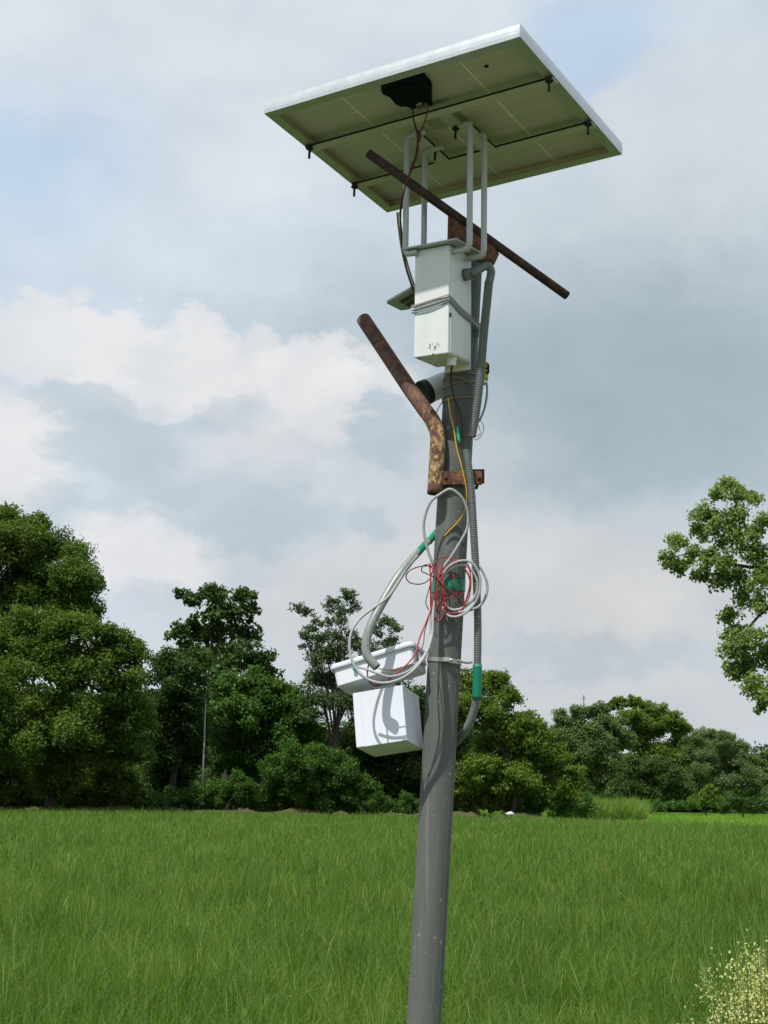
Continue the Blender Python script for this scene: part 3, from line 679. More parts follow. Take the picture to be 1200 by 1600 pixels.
# junction box with knobbly outline and two cable glands
def jb(px, py): return onpanel(px, py, .004)
jpx = [(595, 140), (602, 131), (625, 126), (650, 118.5), (662, 125), (667, 132), (673, 138), (675, 145), (673.5, 151), (675, 158), (674, 164), (670, 166), (667, 161), (660, 158), (655, 160), (649, 164), (648, 170), (643, 171), (638, 167), (631, 166), (626, 166.5), (618, 163), (614, 158), (609, 152), (603, 149), (598, 147)]
jpoly = [jb(*q) for q in jpx]
jbx = prism('junction_box', jpoly, .002, .0286, M_black, panel, .0015)
cu, cv = np.mean([q[0] for q in jpoly]), np.mean([q[1] for q in jpoly])
prism('lid', [(cu+(a-cu)*.72, cv+(b-cv)*.72-.004) for a, b in jpoly], -.003, .0016, M_black, jbx, .001)
for px, py in ((645, 168), (671, 163)):
    u_, v_ = jb(px, py); tube('gland', [(u_, v_-.012, .010), (u_+.001, v_+.008, .008)], .006, M_black, jbx, 8)
# stickers and maker's lettering on the sheet
ms = mat('sticker_grey', (.40, .42, .36), .6, 0, .15, 60, dirt=((.22, .24, .2, 1), 140, .52, .6)); ms2 = mat('sticker_dark', (.27, .30, .25), .6, 0, .2, 60)
def decal(name, corners, m_):
    p4 = [onpanel(px, py, .0287) for px, py in corners]
    bm = bmesh.new(); bm.faces.new([bm.verts.new((a, b, .0287)) for a, b in p4]); return link(name, bm_mesh(name, bm), m_, panel)
decal('rating_label', [(656.6, 185.1), (680.7, 178), (701.9, 197.8), (680.7, 203.5)], ms)
decal('rating_label', [(699.1, 172.3), (711.8, 168.1), (733.1, 187.9), (720.3, 191.4)], ms2)
decal('brand_label', [(647, 166), (697, 151.5), (703, 157), (653, 172.5)], ms)
cu_ = bpy.data.curves.new('lettering', 'FONT'); cu_.body = 'SERVOTEC'; cu_.size = .0175; cu_.align_x = 'CENTER'; cu_.align_y = 'CENTER'; cu_.extrude = 0
to = bpy.data.objects.new('tmp', cu_); col.objects.link(to); bpy.context.view_layer.update()
tme = bpy.data.meshes.new_from_object(to); bpy.data.objects.remove(to)
u0, v0 = onpanel(650.5, 168.5, .0285); u1, v1 = onpanel(690, 157, .0285)
wd = max(q.co.x for q in tme.vertices)-min(q.co.x for q in tme.vertices); s_ = (u1-u0)/wd
for q in tme.vertices: q.co = Vector(((u0+u1)/2+q.co.x*s_, (v0+v1)/2-q.co.y*s_*1.05, .0284))
link('brand_lettering', tme, M_black, panel)
hu, hv = onpanel(760, 103, .0287); tube('vent_plug', [(hu, hv, .0285), (hu, hv, .0262)], .006, M_rubber_shade, panel, 10)

# ---------------------------------------------------------------- panel mount
mount = empty('panel_mount', tuple(PO), (PU, PV, PN)); tag(mount, 'grey steel bracket of rails and four rods holding the solar panel', 'bracket')
KS = .97
for v0_ in (.203*KS, .458*KS):
    r_ = box('rail', (.002, v0_, -.0065), (LU-.002, v0_+.030, -.0025), M_rail, mount, .0008, 1)
    box('gap_shade_strip', (.004, v0_-.0022, -.0062), (LU-.004, v0_-.0002, -.0012), M_rubber_shade, r_)  # black strip paints the shaded gap along the rail edge
for u0_ in (.300*KS, .452*KS):
    cb = box('cross_bar', (u0_, .300*KS, -.0112), (u0_+.045, .472*KS, -.0072), M_rail, mount, .0008, 1)
    box('gap_shade_strip', (u0_+.0452, .30*KS, -.0110), (u0_+.0470, .455*KS, -.0060), M_rubber_shade, cb)  # same painted gap shade beside the cross bar
def wingbolt(px, py, off=-.007):
    u_, v_ = onpanel(px, py, off)
    bm = bmesh.new()
    bmesh.ops.create_cone(bm, cap_ends=True, segments=6, radius1=.0085, radius2=.0085, depth=.007, matrix=Matrix.Translation((u_, v_, off-.0036)))
    bmesh.ops.create_cone(bm, cap_ends=True, segments=12, radius1=.006, radius2=.011, depth=.004, matrix=Matrix.Translation((u_, v_, off-.0092)))
    bmesh.ops.create_cone(bm, cap_ends=True, segments=8, radius1=.0036, radius2=.0036, depth=.030, matrix=Matrix.Translation((u_, v_, off-.022)))
    link('bolt', bm_mesh('bolt', bm), M_bolt, mount)
for px, py in ((484, 229), (554, 289), (858, 123), (919, 191), (712, 198), (680, 232)): wingbolt(px, py)
ZB = np.array([-1e-4, -.0397, .9992]); BU, BV, BZ = ortho((.8416, -.5396, -.0214), (.54, .841, .0334))
def loc(P): d = np.array(P)-PO; return np.array([d@PU, d@PV, d@PN])
def rod(tpx, foot, L, top_in, foot_in):
    """round bar: top leg lies under the rails, foot leg runs in to the control box"""
    u_, v_ = onpanel(*tpx, -.016); T = PO+PU*u_+PV*v_+PN*-.016
    Bt = T - BZ*L
    pts = [T+PU*top_in, T+PU*top_in*.5, T+PU*top_in*.12-BZ*.0015, T+PU*top_in*.02-BZ*.012, T-BZ*.03]
    pts += [T-BZ*L*f_ for f_ in (.2, .4, .6, .8)] + [Bt+BZ*.022, Bt+BZ*.009+BU*foot_in*.06, Bt+BU*foot_in*.25, Bt+BU*foot_in]
    tube('rod', catmull([loc(q) for q in pts], 5), .0083, M_mount, mount, 12)
    return T, Bt
rods = [rod((636, 214), 0, .338, .06, .038), rod((664, 237), 0, .300, .06, .05), rod((735, 193), 0, .354, -.016, -.05), rod((757, 210), 0, .347, -.016, -.05)]
# ---------------------------------------------------------------- control box
BC = np.array([.1523, 3.9, 1.317]) + EYEV
cbx = empty('control_box', tuple(BC-BZ*.15), (BU, BV, BZ)); tag(cbx, 'tall white metal control box strapped to the pole below the solar panel', 'control box')
W2, D2, H = .0539, .0619, .3013
m = bpy.data.materials.new('box_enamel'); m.use_nodes = True; t = NT(m.node_tree); p = m.node_tree.nodes['Principled BSDF']
oc = t.new('ShaderNodeTexCoord').outputs['Object']; sep = t.new('ShaderNodeSeparateXYZ'); t.put(sep.inputs[0], oc)
c = t.mix(t.noise(t.vmath('MULTIPLY', oc, (30, 30, 5)), 1.0, 5), (.66, .69, .69, 1), (.80, .82, .81, 1))
sc1 = t.smooth(t.noise(t.vmath('MULTIPLY', oc, (1, 1, 2.5)), 70, 5, .6), .60, .66)
low = t.math('MULTIPLY', t.smooth(sep.outputs[2], .09, .05), t.smooth(sep.outputs[2], .012, .026))
c = t.mix(t.math('MULTIPLY', t.math('MULTIPLY', sc1, low), .35), c, (.45, .45, .42, 1))
chip = t.math('MULTIPLY', t.math('MULTIPLY', t.smooth(t.noise(oc, 130, 4, .6), .52, .55), t.smooth(t.vmath('DISTANCE', t.vmath('MULTIPLY', oc, (1, 0, 1.6)), (.008, 0, .038), out=1), .024, .010)), 1.0)
edgechip = t.math('MULTIPLY', t.smooth(t.noise(oc, 60, 4, .6), .60, .63), t.smooth(sep.outputs[2], .007, .003))
c = t.mix(t.math('MAXIMUM', chip, edgechip), c, (.10, .04, .03, 1))
t.put(p.inputs['Base Color'], c); p.inputs['Roughness'].default_value = .42
box('body', (-W2, -D2, 0), (W2, D2, H), m, cbx, .003, 3)
box('door_flange', (W2-.0005, -D2+.009, .004), (W2+.0016, D2-.004, H-.006), m, cbx, .0006, 1)
box('base_plate', (-W2-.030, -D2-.020, H+.002), (W2+.034, D2+.02, H+.0065), M_mount, mount, .0008, 1).matrix_parent_inverse = panel.matrix_world.inverted() @ cbx.matrix_world if False else Matrix.Identity(4)
bp = [o for o in mount.children if o.name.startswith('base_plate')][0]
bp.matrix_local = Matrix(np.vstack([np.column_stack([np.array([PU, PV, PN]) @ np.array([BU, BV, BZ]).T, np.array([PU, PV, PN]) @ (BC-BZ*.15-PO)]), [0, 0, 0, 1]]).tolist())
box('back_bracket', (-.03, D2+.0005, -.018), (.052, D2+.004, .20), M_white, cbx, .001, 1)
def bl(P): d = np.array(P)-(BC-BZ*.15); return np.array([d@BU, d@BV, d@BZ])
# gland under the box and conduit fitting on its right side
tube('cable_gland', [(.036, -.012, -.0005), (.036, -.012, -.008), (.036, -.012, -.0085), (.036, -.012, -.022)], [.014, .014, .0125, .0115], M_white, cbx, 12, smooth=False)
box('latch', (W2+.0017, -D2+.003, .10), (W2+.0045, -D2+.009, .112), M_bolt, cbx, .0008, 1)
fz = .238; fv = .020
tube('conduit_fitting', [(W2+.0018, fv, fz), (W2+.006, fv, fz), (W2+.0065, fv, fz), (W2+.010, fv, fz), (W2+.0105, fv, fz), (W2+.028, fv, fz-.001)], [.0175, .0175, .0145, .0145, .0165, .0165], M_conduit, cbx, 16, smooth=False)
# binding wires round box and pole
for i, (dz, rr) in enumerate(((.142, .0024), (.1485, .0020), (.1355, .0018), (.1535, .0014))):
    zl = .0065*math.sin(i*2.2)
    loop = [(-W2-.003, D2-.02, dz-.004), (-W2-.003, -D2, dz-.008+zl*.3), (-W2+.003, -D2-.003, dz-.008+zl*.3), (0, -D2-.003, dz-.002+zl), (W2-.003, -D2-.003, dz+.006), (W2+.003, -D2, dz+.006), (W2+.004, -.01, dz-.012), (W2+.004, D2, dz-.026), (W2+.008, D2+.03, dz-.034), (W2-.005, D2+.080, dz-.036), (.01, D2+.108, dz-.03), (-.025, D2+.060, dz-.012), (-W2-.003, D2-.02, dz-.004)]
    wpts = [BC-BZ*.15+BU*a+BV*b+BZ*c_ for a, b, c_ in loop]
    tag(tube('binding_wire', catmull(wpts, 6), rr, [M_steel, M_cablew, mat('blue_wire', (.22, .30, .42), .45), mat('pink_wire', (.45, .27, .22), .5)][i], sides=6, origin=wpts[0]),
        ['thick bright steel wire binding the white control box to the pole', 'pale cable strand wound round the white control box', 'bluish strand wound round the white control box', 'thin pinkish strand wound round the white control box'][i], 'wire', 'wires wound round the control box')

# ---------------------------------------------------------------- rusty arms
def ya(px): return 3.86 + (px-632)*(.11/123)
A0, A1 = at(575, 239, ya(575)), at(886, 462, ya(886))
arm = empty('cross_arm', tuple(pole_at(1.512))); tag(arm, 'long thin dark rusty pipe lying slantwise across the pole top', 'pipe')
o_ = pole_at(1.512)
bend = (A0+A1)/2+np.array([0, 0, .0])
tube('pipe', [A0-o_, A0*.6+A1*.4-o_, A0*.25+A1*.75-o_, A1-o_], .0128, M_rust1, arm, 16, smooth=True)
for P_, Q_ in ((A0, A1), (A1, A0)):
    d_ = (P_-Q_)/np.linalg.norm(P_-Q_); tube('pipe_end', [P_-o_, P_+d_*.001-o_], .0105, M_rubber_shade, arm, 14, smooth=False)
gp = [(700, 331), (715, 342), (745, 364), (776, 386), (768, 403), (750, 406), (735, 398), (699, 374)]
bm = bmesh.new(); fr, bk = [], []
for px, py in gp:
    fr.append(bm.verts.new(tuple(at(px, py, ya(px)-.006)-o_))); bk.append(bm.verts.new(tuple(at(px, py, ya(px)+.0)-o_+np.array([.012, .055, .0]))))
n = len(gp); bm.faces.new(fr); bm.faces.new(bk[::-1])
for i in range(n): bm.faces.new((fr[i], fr[(i+1) % n], bk[(i+1) % n], bk[i]))
bmesh.ops.recalc_face_normals(bm, faces=bm.faces[:]); link('gusset', bm_mesh('gusset', bm), M_rust3, arm)

lp = [(568, 499, 4.22), (600, 547, 4.14), (640, 607, 4.04), (662, 638, 3.985), (675, 656, 3.965), (682, 672, 3.955), (684, 690, 3.95), (682, 730, 3.95), (679.5, 772, 3.95)]
o_ = pole_at(zr_of(748))
larm = empty('bent_pipe', tuple(o_)); tag(larm, 'bent rusty pipe with flaking yellow paint clamped to the pole', 'pipe')
pth = catmull([at(*q) for q in lp], 6)
tube('pipe', [q-o_ for q in pth], .0212, M_rust2, larm, 20)
for P_, Q_ in ((pth[0], pth[1]), (pth[-1], pth[-2])):
    d_ = (P_-Q_)/np.linalg.norm(P_-Q_); tube('pipe_end', [P_-o_, P_+d_*.001-o_], .018, M_rubber_shade, larm, 16, smooth=False)
# flat bar across the front of the pole
q0, q1 = at(688, 748, 3.944), at(752, 748, 3.944)
def slab(name, px0, px1, pyt, pyb, y0, y1, m_, parent, o_):
    bm = bmesh.new(); c8 = []
    for y in (y0, y1):
        for px, py in ((px0, pyt), (px1, pyt), (px1, pyb), (px0, pyb)): c8.append(bm.verts.new(tuple(at(px, py, y0)-o_+np.array([0, y-y0, 0]))))
    for f_ in ((0, 1, 2, 3), (7, 6, 5, 4), (0, 4, 5, 1), (1, 5, 6, 2), (2, 6, 7, 3), (3, 7, 4, 0)): bm.faces.new([c8[i] for i in f_])
    bmesh.ops.recalc_face_normals(bm, faces=bm.faces[:]); bmesh.ops.bevel(bm, geom=bm.edges[:], offset=.0008, segments=1, affect='EDGES')
    return link(name, bm_mesh(name, bm), m_, parent)
slab('clamp_bar', 692, 753, 736, 757, 3.942, 3.950, M_rust3, larm, o_)
slab('clamp_bar', 692, 757, 733, 755, 4.049, 4.057, M_rust3, larm, o_)
for px in (749, 697):
    P_ = at(px, 747, 3.935); tube('bolt', [P_-o_, P_+np.array([0, .13, 0])-o_], .005, M_bolt, larm, 8)

# ---------------------------------------------------------------- housing, plate and connector behind the box
o_ = at(712, 598, 4.085)
cyl = empty('horn_housing', tuple(o_)); tag(cyl, 'white cylindrical housing with a dark rim sticking out left of the pole', 'housing')
e0, e1 = at(722, 588, 4.10), at(669, 611, 4.06)
d_ = (e1-e0); L_ = np.linalg.norm(d_); d_ /= L_
tube('housing', [e0-o_, e0+d_*.012-o_, e0+d_*.014-o_, e1-o_], [.026, .031, .033, .0350], M_white, cyl, 28, smooth=False)
tube('rim', [e1-o_+d_*.0004, e1+d_*.001-o_, e1+d_*.018-o_, e1+d_*.020-o_, e1+d_*.0202-o_, e1+d_*.006-o_], [.030, .0362, .0370, .0365, .030, .028], mat('navy_black', (.02, .026, .036), .5), cyl, 28, smooth=False)
box('foot', (-.012, -.04, -.02), (.03, -.01, .02), M_white, cyl, .003)
PLU, PLV, PLN = ortho((.80, -.50, .33), (.50, .86, .02))
pc = at(603, 474, 4.03)
plate = empty('lamp_plate', tuple(pc), (PLU, PLV, PLN)); tag(plate, 'small flat square plate seen from below, left of the white control box', 'plate')
poly = [(.006, 0), (.105, 0), (.11, .005), (.11, .095), (.105, .10), (.016, .10), (0, .082), (0, .006)]
prism('plate', poly, 0, .007, mat('pale_green_grey', (.42, .46, .42), .5), plate, .001)
for i, vv_ in enumerate((.026, .060)):
    box('circuit_strip', (.028, vv_, -.004), (.106, vv_+.022, -.0004), mat('circuit_green', (.07, .09, .045), .6, 0, .4, 90), plate, .001, 1)
b_ = box('arm', (.095, .03, .0072), (.19, .055, .0122), M_mount, plate, .001, 1)
o_ = at(757, 580, 4.03)
con = empty('yellow_connector', tuple(o_)); tag(con, 'small yellow and black connector on the right side of the pole', 'connector')
box('body', (-.010, -.014, -.026), (.010, .014, .024), M_yel, con, .003)
box('cover', (.004, -.0185, -.012), (.0125, -.0145, .016), M_black, con, .002)
box('cap', (-.016, -.012, -.038), (.004, .012, -.0265), M_white, con, .003)
for s_ in (-1, 1): tube('screw', [(.004, -.019, s_*.006+.002), (.004, -.0215, s_*.006+.002)], .003, M_yel, con, 8)

# ---------------------------------------------------------------- conduits
def corrugated(path, r, pitch=.0046, depth=.0013):
    path = np.array(path); seg = np.linalg.norm(np.diff(path, axis=0), axis=1); s = np.concatenate([[0], np.cumsum(seg)])
    n = int(s[-1]/pitch*4); ss = np.linspace(0, s[-1], n)
    P = np.stack([np.interp(ss, s, path[:, i]) for i in range(3)], 1)
    return P, r + depth*np.array([(-1, .6, 1, .6)[i % 4] for i in range(n)])
fit = BC-BZ*.15+BU*(W2+.028)+BV*fv+BZ*(fz-.001)
o_ = at(757, 520, 3.90)
cd = empty('upper_conduit', tuple(fit)); tag(cd, 'grey ribbed conduit curving out of the white box and down beside the pole', 'conduit')
el = catmull([fit, fit+BU*.008+BZ*.004, at(761, 415, 3.885), at(767, 422, 3.89), at(766.5, 432, 3.895), at(764, 441, 3.895)], 6)
tube('elbow', [q-fit for q in el], .0115, M_conduit, cd, 14)
P, R = corrugated(pxpath([(764, 440, 3.895), (760, 480, 3.90), (755, 530, 3.91), (750, 590, 3.915), (744, 640, 3.925), (737, 682, 3.932)], 10), .0112)
tube('ribbed_tube', [q-fit for q in P], R, M_conduit, cd, 14)
lc0 = at(728, 704, 3.935)
lc = empty('lower_conduit', tuple(lc0)); tag(lc, 'long grey ribbed conduit running down the right of the pole, green tape near its end', 'conduit')
LCP = pxpath([(728, 704, 3.935), (732, 730, 3.925), (736.5, 770, 3.925), (740, 830, 3.93), (744, 900, 3.945), (746.5, 970, 3.955), (746, 1040, 3.965), (745, 1085, 3.975), (739, 1115, 3.99), (728, 1140, 4.01), (712, 1160, 4.06), (700, 1170, 4.075)], 10)
P, R = corrugated(LCP, .0098)
tube('ribbed_tube', [q-lc0 for q in P], R, M_conduit, lc, 14)
tube('tape_wrap', [q-lc0 for q in pxpath([(746, 1038, 3.965), (745.8, 1062, 3.97), (744.8, 1092, 3.976)], 6)], .0125, M_tape, lc, 14)
hpts = [(682, 832, 4.02), (668, 848, 3.99), (651, 865, 3.955), (630, 890, 3.925), (612, 917, 3.905), (594, 948, 3.885), (579, 978, 3.868), (572, 1004, 3.858), (574, 1025, 3.852), (589, 1043, 3.847)]
HP = pxpath(hpts, 10); h0 = HP[0]
m = bpy.data.materials.new('braided_hose'); m.use_nodes = True; t = NT(m.node_tree); p = m.node_tree.nodes['Principled BSDF']
oc = t.new('ShaderNodeTexCoord').outputs['Object']
wv = t.new('ShaderNodeTexWave'); wv.inputs['Scale'].default_value = 55; wv.inputs['Distortion'].default_value = 1.0; t.put(wv.inputs['Vector'], oc)
wv2 = t.new('ShaderNodeTexWave', bands_direction='Z'); wv2.inputs['Scale'].default_value = 75; t.put(wv2.inputs['Vector'], oc)
c = t.mix(t.math('MULTIPLY', wv.outputs[1], .5), (.17, .20, .185, 1), (.42, .43, .37, 1))
c = t.mix(t.math('MULTIPLY', wv2.outputs[1], .4), c, (.13, .16, .16, 1))
c = t.mix(t.math('MULTIPLY', t.smooth(t.noise(oc, 150, 2), .62, .66), .55), c, (.25, .40, .50, 1))
c = t.mix(t.math('MULTIPLY', t.smooth(t.noise(t.vmath('ADD', oc, (3, 3, 3)), 150, 2), .64, .68), .55), c, (.62, .36, .14, 1))
t.put(p.inputs['Base Color'], c); p.inputs['Roughness'].default_value = .35
hose = empty('braided_hose', tuple(h0)); tag(hose, 'greyish braided plastic hose curving from the pole down to the white tray', 'hose')
rad = np.interp(np.linspace(0, 1, len(HP)), [0, .15, .4, .55, 1], [.0075, .0085, .0125, .0118, .0118])
tube('hose_tube', [q-h0 for q in HP], rad, m, hose, 16, caps=True)
d_ = HP[-1]-HP[-2]; d_ /= np.linalg.norm(d_)
tube('hose_mouth', [HP[-1]-h0+d_*.0003, HP[-1]-h0+d_*.0012], .0088, mat('hose_brown', (.06, .02, .015), .7), hose, 14, smooth=False)
tube('tape_wrap', [q-h0 for q in pxpath([(682, 832, 4.02), (676, 839, 4.008), (670, 846, 3.994)], 4)], .0098, M_tape, hose, 12)
tube('tape_wrap', [q-h0 for q in pxpath([(664, 851, 3.982), (656, 860, 3.964), (646, 871, 3.948)], 4)], .0100, M_tape, hose, 12)

# ---------------------------------------------------------------- white tray and cube
TU, TV, TZ = ortho((.910, -.325, .262), (.36, .905, -.20))
tc = at(594, 1047, 3.995)
tray = empty('white_tray', tuple(tc-TZ*.03), (TU, TV, TZ)); tag(tray, 'white plastic tray with a rolled rim fixed to the left of the pole', 'tray')
def loft(rings, closed_bottom=True, closed_top=True):
    bm = bmesh.new(); R_ = []
    for poly in rings: R_.append([bm.verts.new(q) for q in poly])
    n = len(R_[0])
    for i in range(len(R_)-1):
        for k in range(n): bm.faces.new((R_[i][k], R_[i][(k+1) % n], R_[i+1][(k+1) % n], R_[i+1][k]))
    if closed_bottom: bm.faces.new(R_[0][::-1])
    if closed_top: bm.faces.new(R_[-1])
    bmesh.ops.recalc_face_normals(bm, faces=bm.faces[:]); return bm
def rrect(hx, hy, r, z, cx=0, cy=0, seg=5):
    out = []
    for sx, sy, a0 in ((1, 1, 0), (-1, 1, 90), (-1, -1, 180), (1, -1, 270)):
        for k in range(seg+1):
            a = math.radians(a0+90*k/seg); out.append((cx+sx*(hx-r)+r*math.cos(a), cy+sy*(hy-r)+r*math.sin(a), z))
    return out
TX, TY = .1145, .053
link('body', bm_mesh('body', loft([rrect(TX-.006, TY-.006, .010, 0), rrect(TX-.003, TY-.003, .010, .002), rrect(TX, TY, .012, .052)])), M_plastic, tray, smooth=False)
link('rim', bm_mesh('rim', loft([rrect(TX+.001, TY+.001, .014, .0485), rrect(TX+.007, TY+.007, .020, .0475), rrect(TX+.0085, TY+.0085, .021, .051), rrect(TX+.0085, TY+.0085, .021, .058), rrect(TX+.006, TY+.006, .019, .061), rrect(TX-.006, TY-.006, .012, .0615), rrect(TX-.02, TY-.02, .008, .0605)])), M_plastic, tray, smooth=False)
tube('outlet', [(-.049, -TY+.002, .031), (-.049, -TY-.010, .031)], .006, M_tapel, tray, 10)
box('mount_lug', (TX+.0005, -.02, .012), (TX+.010, .02, .040), M_steel, tray, .001, 1)
CU, CV, CZ = ortho((.9342, -.3249, .1477), (.3451, .9277, -.1424))
cc = np.array([.0196, 3.92, .1908])*1.0204+EYEV
cube = empty('white_cube', tuple(cc-CZ*.0722), (CU, CV, CZ)); tag(cube, 'white cube shaped box hanging tilted under the tray', 'box')
box('body', (-.0698, -.0678, 0), (.0698, .0678, .1472), M_plastic, cube, .0016, 2)
box('side_flap', (-.0694, -.0688, .002), (-.0478, -.0680, .1452), M_plastic, cube)
box('hanger', (-.03, -.01, .1474), (.03, .03, .171), M_plastic, cube, .002, 1)
tube('rivet', [(.020, -.0675, .020), (.020, -.0690, .020)], .0016, M_cableg, cube, 8)

# hose clamp round the pole
zc = zr_of(1031)
hc0 = pole_at(zc)
hc = empty('hose_clamp', tuple(hc0)); tag(hc, 'steel band clamp round the pole beside the white tray', 'clamp')
ring('band', zc, .011, PR+.0022, M_steel, hc, hc0, (-.10, 0))
box('worm_housing', (-.012, -PR-.0115, -.006), (.013, -PR-.0025, .006), M_steel, hc, .0015, 1)
tube('worm_screw', [(.010, -PR-.0075, 0), (.024, -PR-.006, -.001)], .0038, M_steel, hc, 8)
tl_ = [pole_at(zc)-hc0+np.array([PR*.75, -PR*.66-.003, .001]), np.array([PR+.012, -.018, -.004]), np.array([PR+.030, .0, -.001])]
vs, fs = sweep(catmull(tl_, 5), .0032, 4, True); me = bpy.data.meshes.new('tail'); me.from_pydata([tuple(q) for q in vs], [], fs); link('band_tail', me, M_steel, hc)
tl_ = [np.array([PR*.9, .02, -.018]), np.array([PR+.018, -.002, -.022]), np.array([PR+.036, .0, -.016])]
vs, fs = sweep(catmull(tl_, 5), .0022, 4, True); me = bpy.data.meshes.new('tail'); me.from_pydata([tuple(q) for q in vs], [], fs); link('band_tail', me, M_steel, hc)
# green tape round the pole
tag(ring('green_tape', zr_of(913), .030, PR+.0016, M_tape, None, None, (.06, 0)), 'band of green tape wound round the pole behind the wire bundle', 'tape')

# ---------------------------------------------------------------- cables
def cable(name, pts, r, m_, label, cat='cable', group=None, n=8, sides=8):
    jit = [(px+rng.normal(0, .5), py+rng.normal(0, .5), y) if 0 < i < len(pts)-1 else (px, py, y) for i, (px, py, y) in enumerate(pts)]
    P = pxpath(jit, n); rr = r*(1+.05*np.sin(np.arange(len(P))*.7)+rng.normal(0, .025, len(P)))
    return tag(tube(name, P, rr, m_, sides=sides, origin=P[0]), label, cat, group)
# from the panel
cable('panel_lead', [(645, 169, 3.66), (646, 185, 3.69), (652, 212, 3.76), (650, 240, 3.795), (640, 270, 3.815), (633, 290, 3.825), (627, 315, 3.85), (625, 345, 3.88), (629, 385, 3.91), (636, 420, 3.955), (646, 455, 3.98)], .0021, M_blackw, 'black lead hanging from the junction box of the solar panel')
cable('panel_lead', [(670, 165, 3.66), (664, 190, 3.70), (654.5, 214, 3.757), (653, 240, 3.79), (643, 266, 3.812), (636, 283, 3.82), (630, 305, 3.838), (625.5, 335, 3.875), (628, 380, 3.915), (634, 415, 3.96), (644, 452, 3.985)], .0019, mat('dark_red_wire', (.13, .022, .016), .5), 'dark red lead hanging from the junction box of the solar panel')
tag(tube('tape_knot', [at(654, 205, 3.752), at(654.5, 211, 3.752), at(654, 221, 3.764)], [.0035, .0078, .004], mat('brown_tape', (.12, .035, .022), .6), sides=10, origin=at(654, 211, 3.752)), 'brown tape knot joining the two panel leads', 'tape')
P = pxpath([(621, 332, 3.90), (623, 355, 3.93), (628, 390, 3.955), (635, 420, 3.975), (645, 450, 3.99), (656, 475, 4.0)], 8)
strap = empty('tan_cables', tuple(P[0])); tag(strap, 'pair of tan cables running down from the panel behind the white box', 'cable')
tube('strand', [q-P[0] for q in P], .0032, M_strap, strap, 8); tube('strand', [q-P[0]+np.array([.0065, 0, .001]) for q in P], .0026, M_strap, strap, 8)
# below the control box
GP = BC-BZ*.15+BU*.036+BV*-.012-BZ*.022
def toP(P): return [P]
def cable3(name, first, pts, r, m_, label, cat='cable', group=None):
    P = catmull([first]+[at(*q) for q in pts], 8); return tag(tube(name, P, r, m_, sides=8, origin=P[0]), label, cat, group)
cable3('black_wire', GP, [(704, 592, 3.915), (708, 615, 3.935), (716, 637, 3.945), (722, 655, 3.946), (723, 680, 3.944), (727, 705, 3.936), (729, 715, 3.93)], .0020, M_blackw, 'black wire from the white box down into the lower conduit', 'wire')
rw = cable3('red_wire', GP+np.array([.002, 0, 0]), [(705, 595, 3.92), (709, 618, 3.938), (712, 640, 3.946), (714.5, 668, 3.945), (716, 676, 3.943)], .0019, mat('maroon_wire', (.17, .03, .03), .45), 'dark red wire ending in bright green tape below the white box', 'wire')
o_ = np.array(rw.location)
tube('tape_end', [q-o_ for q in pxpath([(714.5, 666, 3.943), (715.5, 676, 3.942), (717.5, 692, 3.942)], 4)], [.0022, .0028, .0033, .0040, .0045, .0047, .0047, .0044, .0036], M_tapel, rw, 8)
cable('yellow_wire', [(700.5, 622, 3.945), (703, 645, 3.943), (708, 670, 3.94), (714, 700, 3.936), (721, 728, 3.929), (727, 752, 3.926), (729.5, 775, 3.928), (727, 797, 3.936), (716, 815, 3.942), (704, 827, 3.945), (694, 838, 3.948)], .0021, M_yellow, 'yellow wire dangling along the pole and ending in a free tip', 'wire')
def wrap(zr0, zr1, turns, r, label, grp):
    P = []
    for k in range(int(40*turns)+1):
        f_ = k/(40*turns); a = 2*math.pi*turns*f_ + math.pi; z = zr0+(zr1-zr0)*f_+.004*math.sin(a*1.3)
        P.append(pole_at(z)+np.array([math.cos(a)*(PR+.0022), math.sin(a)*(PR+.0022), 0]))
    return tag(tube('tie_wire', P, r, M_brownwire, sides=6, origin=P[0]), label, 'wire', grp)
wrap(zr_of(600), zr_of(580), 1.5, .0016, 'upper brownish tie wire wound round the pole under the white box', 'tie wires round the pole')
wrap(zr_of(622), zr_of(616), 1.2, .0016, 'lower brownish tie wire wound round the pole at the top of the yellow wire', 'tie wires round the pole')
cable('tie_wire', [(697, 590, 3.955), (712, 588, 3.948), (728, 594, 3.95), (741, 603, 3.965)], .0015, M_brownwire, 'short curved tie wire crossing the front of the pole', 'wire', 'tie wires round the pole')
cable('tie_wire', [(702, 623, 3.949), (694, 626, 3.96), (687, 634, 3.985), (681, 646, 4.0)], .0013, M_brownwire, 'loose tie wire end sticking out left of the pole', 'wire', 'tie wires round the pole')
cable('grey_lead', [(760, 597, 4.03), (761, 612, 4.025), (758, 635, 4.015), (750, 655, 4.0), (744, 662, 3.99)], .0030, M_cableg, 'grey lead hanging from the yellow connector')
cable('thin_lead', [(746, 660, 3.985), (750, 676, 3.99), (745, 682, 3.985), (738, 681, 3.97)], .0011, M_cableg, 'thin short wire curl by the lower end of the upper conduit', 'wire')
cable('thin_lead', [(748, 652, 3.99), (755, 666, 3.99), (753, 678, 3.985), (744, 687, 3.98), (739, 682, 3.97)], .0011, M_cableg, 'thin long wire curl by the lower end of the upper conduit', 'wire')
